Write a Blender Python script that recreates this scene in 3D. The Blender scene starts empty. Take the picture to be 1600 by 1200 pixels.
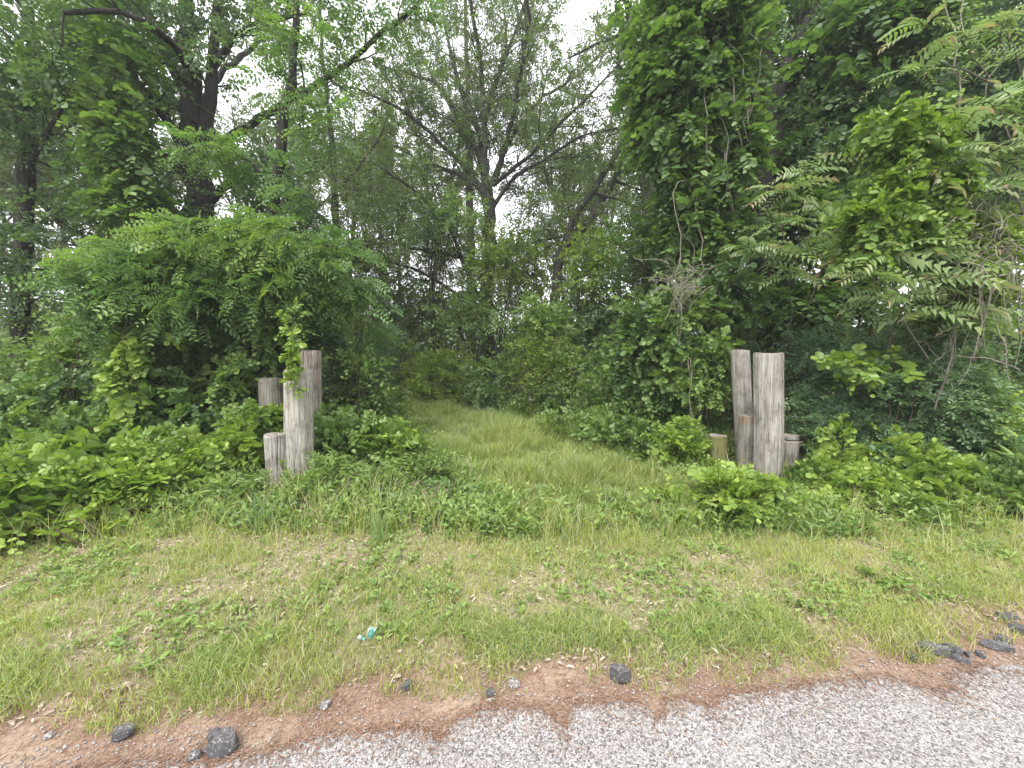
import bpy, math, random
import numpy as np
from mathutils import Vector
PI = math.pi
random.seed(7)
R = np.random.RandomState(11)

# ------------------------------------------------------------------ camera, world, sun, exposure
scene = bpy.context.scene
F = 600.0
PITCH = math.atan(42 / 600.0)
CAMZ = 1.5
cd = bpy.data.cameras.new('camera')
cd.sensor_width = 36.0
cd.lens = 36.0 * F / 1600.0
cd.clip_start = 0.05
cd.clip_end = 2000
cam = bpy.data.objects.new('camera', cd)
scene.collection.objects.link(cam)
cam.location = (0, 0, CAMZ)
cam.rotation_euler = (PI / 2 - PITCH, 0, 0)
scene.camera = cam

world = bpy.data.worlds.new("World")
scene.world = world
world.use_nodes = True
wn = world.node_tree
wn.nodes.clear()
sky = wn.nodes.new('ShaderNodeTexSky')
sky.sky_type = 'NISHITA'
sky.sun_disc = False
SUN_EL, SUN_ROT = math.radians(58), math.radians(200)
sky.sun_elevation = SUN_EL
sky.sun_rotation = SUN_ROT
sky.dust_density = 6.0
sky.air_density = 1.2
hs = wn.nodes.new('ShaderNodeHueSaturation')
hs.inputs['Saturation'].default_value = 0.10
ov = wn.nodes.new('ShaderNodeMix')          # overcast veil over the clear sky
ov.data_type = 'RGBA'
ov.inputs['Factor'].default_value = 0.6
ov.inputs['B'].default_value = (9.2, 9.2, 9.9, 1)
bg = wn.nodes.new('ShaderNodeBackground')
bg.inputs['Strength'].default_value = 0.15
wo = wn.nodes.new('ShaderNodeOutputWorld')
wn.links.new(sky.outputs[0], hs.inputs['Color'])
wn.links.new(hs.outputs[0], ov.inputs['A'])
wn.links.new(ov.outputs['Result'], bg.inputs['Color'])
wn.links.new(bg.outputs[0], wo.inputs[0])

sl = bpy.data.lights.new('sun', 'SUN')
sl.energy = 1.5
sl.angle = math.radians(14)
sl.color = (1.0, 0.97, 0.90)
sun = bpy.data.objects.new('sun', sl)
scene.collection.objects.link(sun)
az = SUN_ROT
sd = Vector((math.sin(az) * math.cos(SUN_EL), math.cos(az) * math.cos(SUN_EL), math.sin(SUN_EL)))
sun.rotation_euler = sd.to_track_quat('Z', 'Y').to_euler()

scene.view_settings.view_transform = 'Standard'
scene.view_settings.look = 'None'
scene.view_settings.gamma = 1.0
scene.view_settings.use_curve_mapping = False
scene.view_settings.exposure = 1.15
scene.cycles.max_bounces = 8
scene.cycles.diffuse_bounces = 6
scene.cycles.glossy_bounces = 2
scene.cycles.use_denoising = True
scene.cycles.transmission_bounces = 4

# ------------------------------------------------------------------ placing helpers
cp, sp = math.cos(PITCH), math.sin(PITCH)
def W(px, py, d):
    """point on the view ray of a photo pixel at forward distance d (metres)"""
    a, b = (px - 800) / F, -(py - 600) / F
    v = np.array((a, cp + b * sp, -sp + b * cp))
    v = v * (d / v[1])
    return np.array((v[0], v[1], v[2] + CAMZ))
def G(px, py, z=0.0):
    a, b = (px - 800) / F, -(py - 600) / F
    v = np.array((a, cp + b * sp, -sp + b * cp))
    v = v * ((z - CAMZ) / v[2])
    return np.array((v[0], v[1], z))

def _hash(ix, iy, seed):
    n = (ix.astype(np.int64) * 374761393 + iy.astype(np.int64) * 668265263 + seed * 974634777) & 0x7fffffff
    n = ((n ^ (n >> 13)) * 1274126177) & 0x7fffffff
    return ((n ^ (n >> 16)) & 0xffff) / 65535.0
def vn(x, y, s=1.0, seed=0):
    x = np.asarray(x, float) / s; y = np.asarray(y, float) / s
    ix, iy = np.floor(x), np.floor(y)
    fx, fy = x - ix, y - iy
    fx = fx * fx * (3 - 2 * fx); fy = fy * fy * (3 - 2 * fy)
    a = _hash(ix, iy, seed); b = _hash(ix + 1, iy, seed); c = _hash(ix, iy + 1, seed); d = _hash(ix + 1, iy + 1, seed)
    return (a * (1 - fx) + b * fx) * (1 - fy) + (c * (1 - fx) + d * fx) * fy
def fbm(x, y, s=1.0, seed=0, o=3):
    t = 0; a = 0.5; n = 0
    for k in range(o):
        t = t + a * vn(x, y, s / 2 ** k, seed + k * 17); n += a; a *= 0.55
    return t / n

# asphalt edge traced on the ground (far side of the road)
EDGE_PX = [(-700, 1330), (-200, 1262), (0, 1222), (120, 1210), (230, 1190), (330, 1195), (400, 1180), (480, 1160), (560, 1148), (610, 1140),
           (660, 1140), (690, 1154), (720, 1118), (790, 1104), (850, 1110), (885, 1140), (895, 1104), (960, 1094),
           (1010, 1106), (1028, 1132), (1040, 1098), (1075, 1096), (1105, 1106), (1140, 1086), (1230, 1074),
           (1300, 1062), (1390, 1060), (1440, 1078), (1500, 1082), (1480, 1060), (1530, 1042), (1600, 1044), (1700, 1030), (2100, 990), (3200, 900)]
EDGE = np.array([G(x, y)[:2] for x, y in EDGE_PX])
_o = np.argsort(EDGE[:, 0]); 
def edge_smooth(x):
    A, B = G(0, 1212)[:2], G(1600, 1044)[:2]
    return A[1] + (np.asarray(x) - A[0]) * (B[1] - A[1]) / (B[0] - A[0])
# ground height
PATH = np.array([(1.6, 2.0), (1.1, 3.6), (.62, 4.6), (-.2, 6.0), (-1.3, 7.6), (-2.6, 9.4), (-4.6, 12.0), (-7, 14.5)])
def path_dist(x, y):
    x = np.asarray(x, float); y = np.asarray(y, float)
    best = np.full(np.broadcast(x, y).shape, 1e9)
    for a, b in zip(PATH[:-1], PATH[1:]):
        d = b - a; L = (d ** 2).sum()
        t = np.clip(((x - a[0]) * d[0] + (y - a[1]) * d[1]) / L, 0, 1)
        best = np.minimum(best, np.hypot(x - a[0] - t * d[0], y - a[1] - t * d[1]))
    return best
def gz(x, y):
    x = np.asarray(x, float); y = np.asarray(y, float)
    off = y - edge_smooth(x)
    m = np.clip(off / 0.5, 0, 1)
    near = (0.035 * (fbm(x, y, .7, 3) - .35) + 0.02 * (fbm(x, y, .16, 9) - .4)) * m
    bank = 0.16 * np.clip((path_dist(x, y) - 1.6) / 2, 0, 1) * np.clip((y - 3.0) / 2, 0, 1)
    far = 0.25 * (fbm(x, y, 9, 5) - .5) * np.clip((np.hypot(x, y) - 9) / 10, 0, 1)
    return near + bank + far

def nrm(v):
    v = np.asarray(v, float)
    return v / np.maximum(np.linalg.norm(v, axis=-1, keepdims=True), 1e-9)

# ------------------------------------------------------------------ mesh collector (quads only)
class MB:
    def __init__(s):
        s.V = []; s.Q = []; s.T = []; s.M = []; s.n = 0
    def add(s, V, Q, tone=0.5, mat=0):
        V = np.asarray(V, np.float32).reshape(-1, 3); Q = np.asarray(Q, np.int64).reshape(-1, 4)
        if not len(V): return
        s.V.append(V); s.Q.append(Q + s.n)
        t = np.asarray(tone, np.float32)
        s.T.append(np.full(len(V), float(t), np.float32) if t.ndim == 0 else t.reshape(-1))
        s.M.append(np.full(len(Q), mat, np.int32)); s.n += len(V)
    def build(s, name, mats, parent=None, smooth=False):
        me = bpy.data.meshes.new(name)
        V = np.concatenate(s.V); Q = np.concatenate(s.Q)
        me.vertices.add(len(V)); me.vertices.foreach_set('co', V.ravel())
        me.loops.add(Q.size); me.loops.foreach_set('vertex_index', Q.ravel().astype(np.int32))
        me.polygons.add(len(Q))
        me.polygons.foreach_set('loop_start', np.arange(0, Q.size, 4, dtype=np.int32))
        me.polygons.foreach_set('loop_total', np.full(len(Q), 4, np.int32))
        me.polygons.foreach_set('material_index', np.concatenate(s.M))
        me.polygons.foreach_set('use_smooth', np.full(len(Q), smooth, bool))
        at = me.attributes.new('tone', 'FLOAT', 'POINT'); at.data.foreach_set('value', np.concatenate(s.T))
        me.update(calc_edges=True)
        for m in (mats if isinstance(mats, (list, tuple)) else [mats]): me.materials.append(m)
        o = bpy.data.objects.new(name, me); scene.collection.objects.link(o)
        if parent is not None:
            o.parent = parent
            o.matrix_parent_inverse = parent.matrix_basis.inverted()
        return o
def tag(o, label=None, cat=None, group=None, kind=None):
    if label: o['label'] = label
    if cat: o['category'] = cat
    if group: o['group'] = group
    if kind: o['kind'] = kind
    return o
def empty(name, loc, label, cat, group=None):
    o = bpy.data.objects.new(name, None); scene.collection.objects.link(o)
    o.location = [float(c) for c in loc]; o.empty_display_size = .2
    return tag(o, label, cat, group)

# ------------------------------------------------------------------ materials
def newmat(name):
    m = bpy.data.materials.new(name); m.use_nodes = True
    nt = m.node_tree; nt.nodes.clear()
    return m, nt
def N(nt, t, **kw):
    n = nt.nodes.new(t)
    for k, v in kw.items():
        if k in n.inputs: n.inputs[k].default_value = v
        else: setattr(n, k, v)
    return n
def ramp(nt, stops, fac, mode='LINEAR'):
    r = nt.nodes.new('ShaderNodeValToRGB'); r.color_ramp.interpolation = mode
    e = r.color_ramp.elements
    while len(e) > 1: e.remove(e[-1])
    e[0].position = stops[0][0]; e[0].color = (*stops[0][1], 1)
    for p, c in stops[1:]:
        x = e.new(p); x.color = (*c, 1)
    nt.links.new(fac, r.inputs[0])
    return r
def leafmat(name, stops, trans=0.32, rough=0.5, spec=0.5, tboost=(1.25, 1.35, .55)):
    m, nt = newmat(name); L = nt.links.new
    a = N(nt, 'ShaderNodeAttribute', attribute_name='tone')
    r = ramp(nt, stops, a.outputs['Fac'])
    p = N(nt, 'ShaderNodeBsdfPrincipled'); p.inputs['Roughness'].default_value = rough
    p.inputs['Specular IOR Level'].default_value = spec
    L(r.outputs[0], p.inputs['Base Color'])
    t = N(nt, 'ShaderNodeBsdfTranslucent')
    mu = N(nt, 'ShaderNodeMix', data_type='RGBA', blend_type='MULTIPLY'); mu.inputs['Factor'].default_value = 1
    mu.clamp_result = False
    L(r.outputs[0], mu.inputs['A']); mu.inputs['B'].default_value = (*tboost, 1)
    L(mu.outputs['Result'], t.inputs['Color'])
    mx = N(nt, 'ShaderNodeMixShader'); mx.inputs[0].default_value = trans
    o = N(nt, 'ShaderNodeOutputMaterial')
    L(p.outputs[0], mx.inputs[1]); L(t.outputs[0], mx.inputs[2]); L(mx.outputs[0], o.inputs[0])
    return m
LM = {
 'oak':    leafmat('oak_leaf', [(0, (.055, .098, .036)), (.5, (.095, .150, .050)), (1, (.155, .215, .065))], trans=.45),
 'dark':   leafmat('dark_leaf', [(0, (.045, .092, .044)), (.5, (.084, .150, .062)), (1, (.145, .225, .08))], trans=.4),
 'vine':   leafmat('vine_leaf', [(0, (.055, .115, .038)), (.5, (.112, .195, .055)), (1, (.20, .295, .075))], trans=.4, rough=.45),
 'bright': leafmat('bright_leaf', [(0, (.085, .155, .034)), (.5, (.175, .275, .052)), (1, (.31, .41, .08))], trans=.4, rough=.45),
 'locust': leafmat('locust_leaf', [(0, (.060, .125, .050)), (.5, (.125, .225, .075)), (1, (.23, .34, .085))], trans=.42),
 'blue':   leafmat('bluegreen_leaf', [(0, (.055, .115, .07)), (.5, (.10, .19, .10)), (1, (.17, .27, .12))], trans=.36),
 'ailan':  leafmat('red_tipped_leaf', [(0, (.12, .20, .08)), (.45, (.22, .32, .13)), (.78, (.28, .34, .165)), (.92, (.32, .27, .175)), (1, (.33, .23, .16))], trans=.38),
 'yell':   leafmat('yellow_green_leaf', [(0, (.085, .14, .034)), (.5, (.15, .225, .042)), (1, (.25, .33, .055))], trans=.5),
 'grass':  leafmat('grass_blade', [(0, (.14, .24, .11)), (.3, (.22, .30, .095)), (.6, (.325, .375, .09)), (.82, (.42, .45, .13)), (.9, (.46, .41, .26)), (1, (.54, .48, .34))], trans=.35, rough=.5),
 'weed':   leafmat('weed_leaf', [(0, (.11, .19, .06)), (.5, (.19, .28, .075)), (1, (.29, .39, .10))], trans=.35),
 'far':    leafmat('far_leaf', [(0, (.050, .080, .036)), (.5, (.085, .125, .048)), (1, (.15, .20, .06))], trans=.4),
 'dry':    leafmat('dry_leaf', [(0, (.15, .10, .07)), (.4, (.28, .21, .15)), (.75, (.42, .34, .26)), (1, (.56, .49, .39))], trans=.1, tboost=(1, .9, .7)),
 'needle': leafmat('dry_needle', [(0, (.11, .062, .04)), (.5, (.23, .13, .08)), (.85, (.35, .235, .155)), (1, (.46, .385, .29))], trans=.05, tboost=(1, .9, .7)),
}
def barkmat(name, c0, c1, c2, sx=26, sz=4):
    m, nt = newmat(name); L = nt.links.new
    tc = N(nt, 'ShaderNodeTexCoord'); mp = N(nt, 'ShaderNodeMapping'); mp.inputs['Scale'].default_value = (sx, sx, sz)
    L(tc.outputs['Object'], mp.inputs[0])
    n1 = N(nt, 'ShaderNodeTexNoise', Scale=1.0, Detail=6.0, Roughness=.65); L(mp.outputs[0], n1.inputs['Vector'])
    n2 = N(nt, 'ShaderNodeTexNoise', Scale=2.3, Detail=3.0); L(tc.outputs['Object'], n2.inputs['Vector'])
    r = ramp(nt, [(.3, c0), (.55, c1), (.75, c2)], n1.outputs[0])
    r2 = ramp(nt, [(.45, (1, 1, 1)), (.7, (.75, .95, .62))], n2.outputs[0])
    mu = N(nt, 'ShaderNodeMix', data_type='RGBA', blend_type='MULTIPLY'); mu.inputs['Factor'].default_value = .8
    L(r.outputs[0], mu.inputs['A']); L(r2.outputs[0], mu.inputs['B'])
    p = N(nt, 'ShaderNodeBsdfPrincipled'); p.inputs['Roughness'].default_value = .9; p.inputs['Specular IOR Level'].default_value = .15
    b = N(nt, 'ShaderNodeBump', Strength=.8, Distance=.02)
    L(n1.outputs[0], b.inputs['Height']); L(b.outputs[0], p.inputs['Normal'])
    o = N(nt, 'ShaderNodeOutputMaterial'); L(mu.outputs['Result'], p.inputs['Base Color']); L(p.outputs[0], o.inputs[0])
    return m
BARK = barkmat('bark_grey_brown', (.019, .017, .015), (.043, .039, .035), (.078, .072, .064))
BARKL = barkmat('bark_pale', (.07, .062, .05), (.14, .125, .105), (.21, .19, .165), 40, 8)
STEM = barkmat('stem_brown', (.05, .037, .025), (.09, .072, .045), (.14, .12, .075), 60, 20)
DEAD = barkmat('dead_vine_grey', (.16, .14, .115), (.28, .25, .21), (.40, .365, .31), 60, 20)

TWIG = barkmat('green_twig', (.055, .06, .03), (.10, .11, .05), (.15, .16, .08), 60, 20)
# ------------------------------------------------------------------ leaves and sprays
TPL = {
 'quad': (np.array([(0, 0, 0), (.45, .5, .06), (1, 0, 0), (.45, -.5, .06)]), np.array([(0, 1, 2, 3)])),
 'fold': (np.array([(0, 0, 0), (.22, .40, .09), (.66, .42, .09), (1, 0, -.08), (.66, -.42, .09), (.22, -.40, .09)]), np.array([(0, 3, 2, 1), (0, 5, 4, 3)])),
 'round': (np.array([(0, 0, 0), (.12, .42, .08), (.72, .48, .08), (1, 0, -.04), (.72, -.48, .08), (.12, -.42, .08)]), np.array([(0, 3, 2, 1), (0, 5, 4, 3)])),
 'lance': (np.array([(0, 0, 0), (.22, .5, .10), (.55, .38, .04), (1, 0, -.15), (.55, -.38, .04), (.22, -.5, .10)]), np.array([(0, 3, 2, 1), (0, 5, 4, 3)])),
}
# world-space boxes kept clear so that the posts stand free of leaves: (x0,x1,y0,y1,z0,z1)
CLEAR = []
def leaves(mb, P, A, Nn, size, wr, tpl, tone, mat=0):
    P = np.asarray(P, float); A = nrm(A)
    keep = np.ones(len(P), bool)
    keep &= P[:, 1] > 1.2
    for (x0, x1, y0, y1, z0, z1) in CLEAR:
        # boxes run towards the road, fanning with the distance
        keep &= ~((P[:, 0] > x0) & (P[:, 0] < x1) & (P[:, 1] > y0) & (P[:, 1] < y1) & (P[:, 2] > z0) & (P[:, 2] < z1))
    P, A, Nn = P[keep], A[keep], np.asarray(Nn, float)[keep]
    size = np.broadcast_to(size, keep.shape)[keep]; tone = np.broadcast_to(tone, keep.shape)[keep]
    if not len(P): return
    S = nrm(np.cross(Nn, A)); Nn = np.cross(A, S)
    tv, tq = TPL[tpl]; k = len(tv)
    V = (P[:, None, :] + size[:, None, None] * (tv[None, :, 0:1] * A[:, None, :] + wr * tv[None, :, 1:2] * S[:, None, :] + tv[None, :, 2:3] * Nn[:, None, :]))
    Q = (tq[None] + (np.arange(len(P)) * k)[:, None, None])
    mb.add(V.reshape(-1, 3), Q.reshape(-1, 4), np.repeat(tone, k), mat)
UP = np.array((0, 0, 1.0))
def sprays(mb, P, D, L, n, size, wr=.6, tpl='fold', droop=.3, planar=.6, tone=.5, tjit=.18, mat=0, stem=None, stem_w=.004, tiptone=None, taper=True, fwd=.55, roll=0):
    """twigs with n leaves each, alternate along the twig; stem = material index of the twig strip"""
    P = np.asarray(P, float); m = len(P)
    if not m: return
    D = nrm(D); L = np.broadcast_to(L, (m,)).astype(float); tone = np.broadcast_to(tone, (m,)).astype(float)
    kp = np.ones(m, bool)
    for (x0, x1, y0, y1, z0, z1) in CLEAR:
        for E in (P, P + D * L[:, None] * .6):
            kp &= ~((E[:, 0] > x0) & (E[:, 0] < x1) & (E[:, 1] > y0) & (E[:, 1] < y1) & (E[:, 2] > z0) & (E[:, 2] < z1))
    P, D, L, tone = P[kp], D[kp], L[kp], tone[kp]; m = len(P)
    if not m: return
    jit = R.normal(0, 1, (m, 3)) * max(1 - planar, roll)
    jit[:, 1] -= .55 * (roll > 0)   # outer sprays turn their faces to the open road
    S = nrm(np.cross(D, UP + jit + 1e-3)); Nn = nrm(np.cross(S, D))
    t = (np.arange(n) + .6) / n
    T = t[None, :, None]
    pos = P[:, None] + D[:, None] * (L[:, None, None] * T) - UP * (droop * L[:, None, None] * T ** 2)
    side = np.where(np.arange(n) % 2 == 0, 1.0, -1.0)
    tw = nrm(D[:, None] - UP * (2 * droop * T))
    rj = R.normal(0, .35 * (1.2 - planar), (m, n, 3))
    ax = nrm(S[:, None] * side[None, :, None] + tw * fwd + rj - UP * .12)
    nn = nrm(Nn[:, None] + R.normal(0, .45 * (1.15 - planar), (m, n, 3)))
    sz = size * (R.uniform(.75, 1.2, (m, n))) * np.clip(np.exp(R.normal(0, .28, (m, 1))), .5, 1.6) * (1.0 if roll == 0 else .95)
    if taper: sz = sz * (1 - .35 * np.abs(t - .45))[None]
    tn = tone[:, None] + R.normal(0, tjit, (m, n)) + (t * .12)[None]
    if tiptone is not None: tn = tn + np.clip((t[None] - .6) / .4, 0, 1) * tiptone
    tn = np.clip(tn, 0, 1)
    leaves(mb, pos.reshape(-1, 3), ax.reshape(-1, 3), nn.reshape(-1, 3), sz.ravel(), wr, tpl, tn.ravel(), mat)
    if stem is not None:
        a = P; b = P + D * L[:, None] * .5 - UP * (droop * .25 * L[:, None]); c = P + D * L[:, None] - UP * (droop * L[:, None])
        w = S * stem_w; w2 = Nn * stem_w
        V = np.stack([a - w, a + w, b + w * .7, b - w * .7, c + w * .3, c - w * .3, a - w2, a + w2, b + w2 * .7, b - w2 * .7, c + w2 * .3, c - w2 * .3], 1)
        q = np.array([(0, 1, 2, 3), (3, 2, 4, 5), (6, 7, 8, 9), (9, 8, 10, 11)])
        mb.add(V.reshape(-1, 3), (q[None] + (np.arange(m) * 12)[:, None, None]).reshape(-1, 4), .5, stem)

def tube(mb, pts, radii, seg=7, rough=0.0, tone=.5, mat=0):
    pts = np.asarray(pts, float); n = len(pts); radii = np.broadcast_to(radii, (n,))
    t = np.gradient(pts, axis=0); t = nrm(t)
    ref = np.array((0.31, 0.95, 0.05)) if abs(t[0][1]) < .8 else np.array((1, .1, .1))
    a = nrm(np.cross(t, ref)); b = np.cross(t, a)
    th = np.arange(seg) * 2 * PI / seg
    rr = radii[:, None] * (1 + (R.uniform(-rough, rough, (n, seg)) if rough else 0))
    V = pts[:, None] + rr[..., None] * (np.cos(th)[None, :, None] * a[:, None] + np.sin(th)[None, :, None] * b[:, None])
    i = np.arange(n - 1)[:, None]; j = np.arange(seg)[None]
    Q = np.stack([i * seg + j, i * seg + (j + 1) % seg, (i + 1) * seg + (j + 1) % seg, (i + 1) * seg + j], -1)
    mb.add(V.reshape(-1, 3), Q.reshape(-1, 4), tone, mat)
def smooth_poly(pts, step=.35, wob=.03):
    """Catmull-Rom through the control points, resampled"""
    P = np.asarray(pts, float)
    if len(P) < 3:
        n = max(2, int(np.linalg.norm(P[-1] - P[0]) / step) + 1)
        out = P[0] + (P[-1] - P[0]) * np.linspace(0, 1, n)[:, None]
    else:
        E = np.vstack([2 * P[0] - P[1], P, 2 * P[-1] - P[-2]]); out = []
        for i in range(1, len(E) - 2):
            n = max(2, int(np.linalg.norm(E[i + 1] - E[i]) / step))
            u = np.linspace(0, 1, n, endpoint=False)[:, None]
            out.append(.5 * (2 * E[i] + (E[i + 1] - E[i - 1]) * u + (2 * E[i - 1] - 5 * E[i] + 4 * E[i + 1] - E[i + 2]) * u ** 2 + (-E[i - 1] + 3 * E[i] - 3 * E[i + 1] + E[i + 2]) * u ** 3))
        out = np.vstack(out + [E[-2][None]])
    if wob: out[1:-1] += R.normal(0, wob, out[1:-1].shape)
    return out
def wander(p, d, L, seg=6, wig=.18, up=.08):
    pts = [np.array(p, float)]; d = nrm(d); s = L / seg
    for k in range(seg):
        d = nrm(d + R.normal(0, wig, 3) + UP * up)
        pts.append(pts[-1] + d * s)
    return np.array(pts)

def make_tree(name, label, cat, limbs, leaf='oak', lsize=.10, wr=.55, tpl='quad', bark=None, group=None, sub=.45, subL=1.5,
              twig=.14, twigL=.4, nleaf=8, tone=.45, droop=.25, start=.25, planar=.3, side=1.0, clumps=(), extra=None, tubeseg=8, up=.08, crown_name='crown', bare=1.0):
    """limbs: list of (points, r0, r1, leafy) in world space; the first is the trunk from the ground"""
    p0 = np.array(limbs[0][0][0]); base = (p0[0], p0[1], float(gz(p0[0], p0[1])))
    root = empty(name, base, label, cat, group)
    wood = MB(); cr = MB()
    TP, TD, TL, TT = [], [], [], []
    for (pts, r0, r1, leafy) in limbs:
        c = smooth_poly(pts, .3, .012 + r0 * .08)
        n = len(c); rad = r0 + (r1 - r0) * np.linspace(0, 1, n) ** .8
        if pts is limbs[0][0]: rad = rad * (1 + .5 * np.exp(-np.linspace(0, 1, n) * n * .3 / .35))
        tube(wood, c, rad, tubeseg if r0 < .12 else 14, .06 if r0 > .1 else .03)
        if leafy <= 0: continue
        cum = np.concatenate([[0], np.cumsum(np.linalg.norm(np.diff(c, axis=0), axis=1))]); tot = cum[-1]
        s = tot * start * R.uniform(.6, 1.2)
        while s < tot:
            k = min(np.searchsorted(cum, s), n - 1); p = c[k]; t = nrm(c[min(k + 1, n - 1)] - c[k - 1])
            rv = nrm(np.cross(t, R.normal(0, 1, 3))); a = math.radians(R.uniform(32, 68))
            d = nrm(t * math.cos(a) + rv * math.sin(a) + UP * .15)
            Ls = subL * R.uniform(.55, 1.25) * (1.1 - .5 * s / tot)
            b = wander(p, d, Ls, 6, .2, up)
            tube(wood, b, np.linspace(min(rad[k] * .4, .020), .004, 7), 5)
            nt_ = max(2, int(Ls / twig * leafy * TREE_D)); u = np.sort(R.uniform(.15, 1, nt_) ** bare) * 6
            i = np.clip(u.astype(int), 0, 5); q = b[i] + (b[i + 1] - b[i]) * (u - i)[:, None]
            dd = nrm(b[i + 1] - b[i]); rr = nrm(np.cross(dd, R.normal(0, 1, (nt_, 3))))
            TP.append(q); TD.append(nrm(dd * .55 + rr + UP * .1)); TL.append(np.full(nt_, twigL) * R.uniform(.6, 1.3, nt_))
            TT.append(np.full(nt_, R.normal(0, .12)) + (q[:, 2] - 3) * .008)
            s += sub * R.uniform(.6, 1.4)
    if TP:
        P = np.vstack(TP); sprays(cr, P, np.vstack(TD), np.concatenate(TL), nleaf, lsize, wr, tpl, droop, planar, tone + np.concatenate(TT), .16, 0, stem=1, stem_w=.003)
    for c in clumps: mass(cr, *c[0], **c[1])
    if extra: extra(cr)
    wood.build('trunk', bark or BARK, root, True)
    if cr.n: cr.build(crown_name, [LM[leaf], TWIG], root)
    return root

MASS_D, TREE_D = 2.0, 1.9
def mass(mb, c, rad, n, L=.3, nleaf=8, size=.08, wr=.6, tpl='fold', droop=.3, planar=.4, tone=.5, shell=.5, out=.8, stem=1, mat=0, holes=.35, tiptone=None, cell=.45, upb=.15, toneamp=.3, tjit=.16, stem_w=.004, fwd=.55):
    """sprays filling an ellipsoid, denser to its skin, with noise holes and tone clumps"""
    c = np.asarray(c, float); rad = np.asarray(rad, float); n = int(n * (MASS_D if n > 40 else 1))
    u = nrm(R.normal(0, 1, (n, 3))); r = R.uniform(0, 1, n) ** shell
    r = np.where(R.uniform(0, 1, n) < .14, r * R.uniform(1.0, 1.35, n), r)
    lump = 1 + .38 * (vn(u[:, 0] * 3 + c[0], u[:, 1] * 3 + u[:, 2] * 4 + c[2], .8, 5) - .5) * 2
    P = c + u * (r * lump)[:, None] * rad
    h = vn(P[:, 0] + P[:, 1] * .7, P[:, 2] - P[:, 1] * .5, cell, int(abs(c[0] * 37 + c[2] * 91)) % 997)
    h2 = vn(P[:, 0] - P[:, 1], P[:, 2] + P[:, 1] * .3, cell * .8, 31)
    k = h > holes
    k &= P[:, 2] > gz(P[:, 0], P[:, 1]) + .02
    P, u, h2, r = P[k], u[k], h2[k], r[k]
    D = nrm(u * out + R.normal(0, .6, P.shape) + UP * upb)
    sprays(mb, P, D, L * R.uniform(.6, 1.3, len(P)), nleaf, size, wr, tpl, droop, planar, tone + (h2 - .5) * toneamp, tjit, mat, stem=stem, tiptone=tiptone, stem_w=stem_w, fwd=fwd)

def px_mass(px, py, d, hw, hh, dd, n, **kw):
    """an ellipsoid of sprays given by its place in the photograph and its distance: world centre and radii"""
    c = W(px, py, d); s = d / F
    return ((c, (hw * s, dd, hh * s), n), kw)
def PL(d, *pts):
    return [W(p[0], p[1], p[2] if len(p) > 2 else d) for p in pts]

# ================================================================== SETTING: ground, verge, road
def sheet(name, xs, ys, zf, mat, kind='structure', keep=None):
    X, Y = np.meshgrid(xs, ys); Z = zf(X, Y)
    V = np.stack([X, Y, Z], -1).reshape(-1, 3); nx, ny = len(xs), len(ys)
    i = np.arange(ny - 1)[:, None]; j = np.arange(nx - 1)[None]
    Q = np.stack([i * nx + j, i * nx + j + 1, (i + 1) * nx + j + 1, (i + 1) * nx + j], -1).reshape(-1, 4)
    mb = MB(); mb.add(V, Q); return tag(mb.build(name, mat, None, True), kind=kind)
def far_axis(lo, hi, step, reach):
    a = [np.arange(lo, hi + 1e-6, step)]; s = step; e = hi; out = []
    while e < reach: s *= 1.25; e += s; out.append(e)
    s = step; b = lo; out2 = []
    while b > -reach: s *= 1.25; b -= s; out2.append(b)
    return np.concatenate([np.array(out2[::-1]), a[0], np.array(out)])

def groundmat():
    m, nt = newmat('forest_soil'); L = nt.links.new
    tc = N(nt, 'ShaderNodeTexCoord')
    n1 = N(nt, 'ShaderNodeTexNoise', Scale=38.0, Detail=6.0, Roughness=.75); L(tc.outputs['Object'], n1.inputs['Vector'])
    n2 = N(nt, 'ShaderNodeTexNoise', Scale=2.2, Detail=4.0); L(tc.outputs['Object'], n2.inputs['Vector'])
    r1 = ramp(nt, [(.30, (.07, .052, .036)), (.44, (.21, .165, .115)), (.56, (.34, .28, .20)), (.72, (.50, .43, .33))], n1.outputs[0])
    r2 = ramp(nt, [(.35, (.20, .22, .10)), (.6, (.34, .30, .20))], n2.outputs[0])
    mu = N(nt, 'ShaderNodeMix', data_type='RGBA'); mu.inputs['Factor'].default_value = .42
    L(r1.outputs[0], mu.inputs['A']); L(r2.outputs[0], mu.inputs['B'])
    p = N(nt, 'ShaderNodeBsdfPrincipled'); p.inputs['Roughness'].default_value = .95; p.inputs['Specular IOR Level'].default_value = .1
    b = N(nt, 'ShaderNodeBump', Strength=.7, Distance=.02); L(n1.outputs[0], b.inputs['Height']); L(b.outputs[0], p.inputs['Normal'])
    o = N(nt, 'ShaderNodeOutputMaterial'); L(mu.outputs['Result'], p.inputs['Base Color']); L(p.outputs[0], o.inputs[0])
    return m
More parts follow.
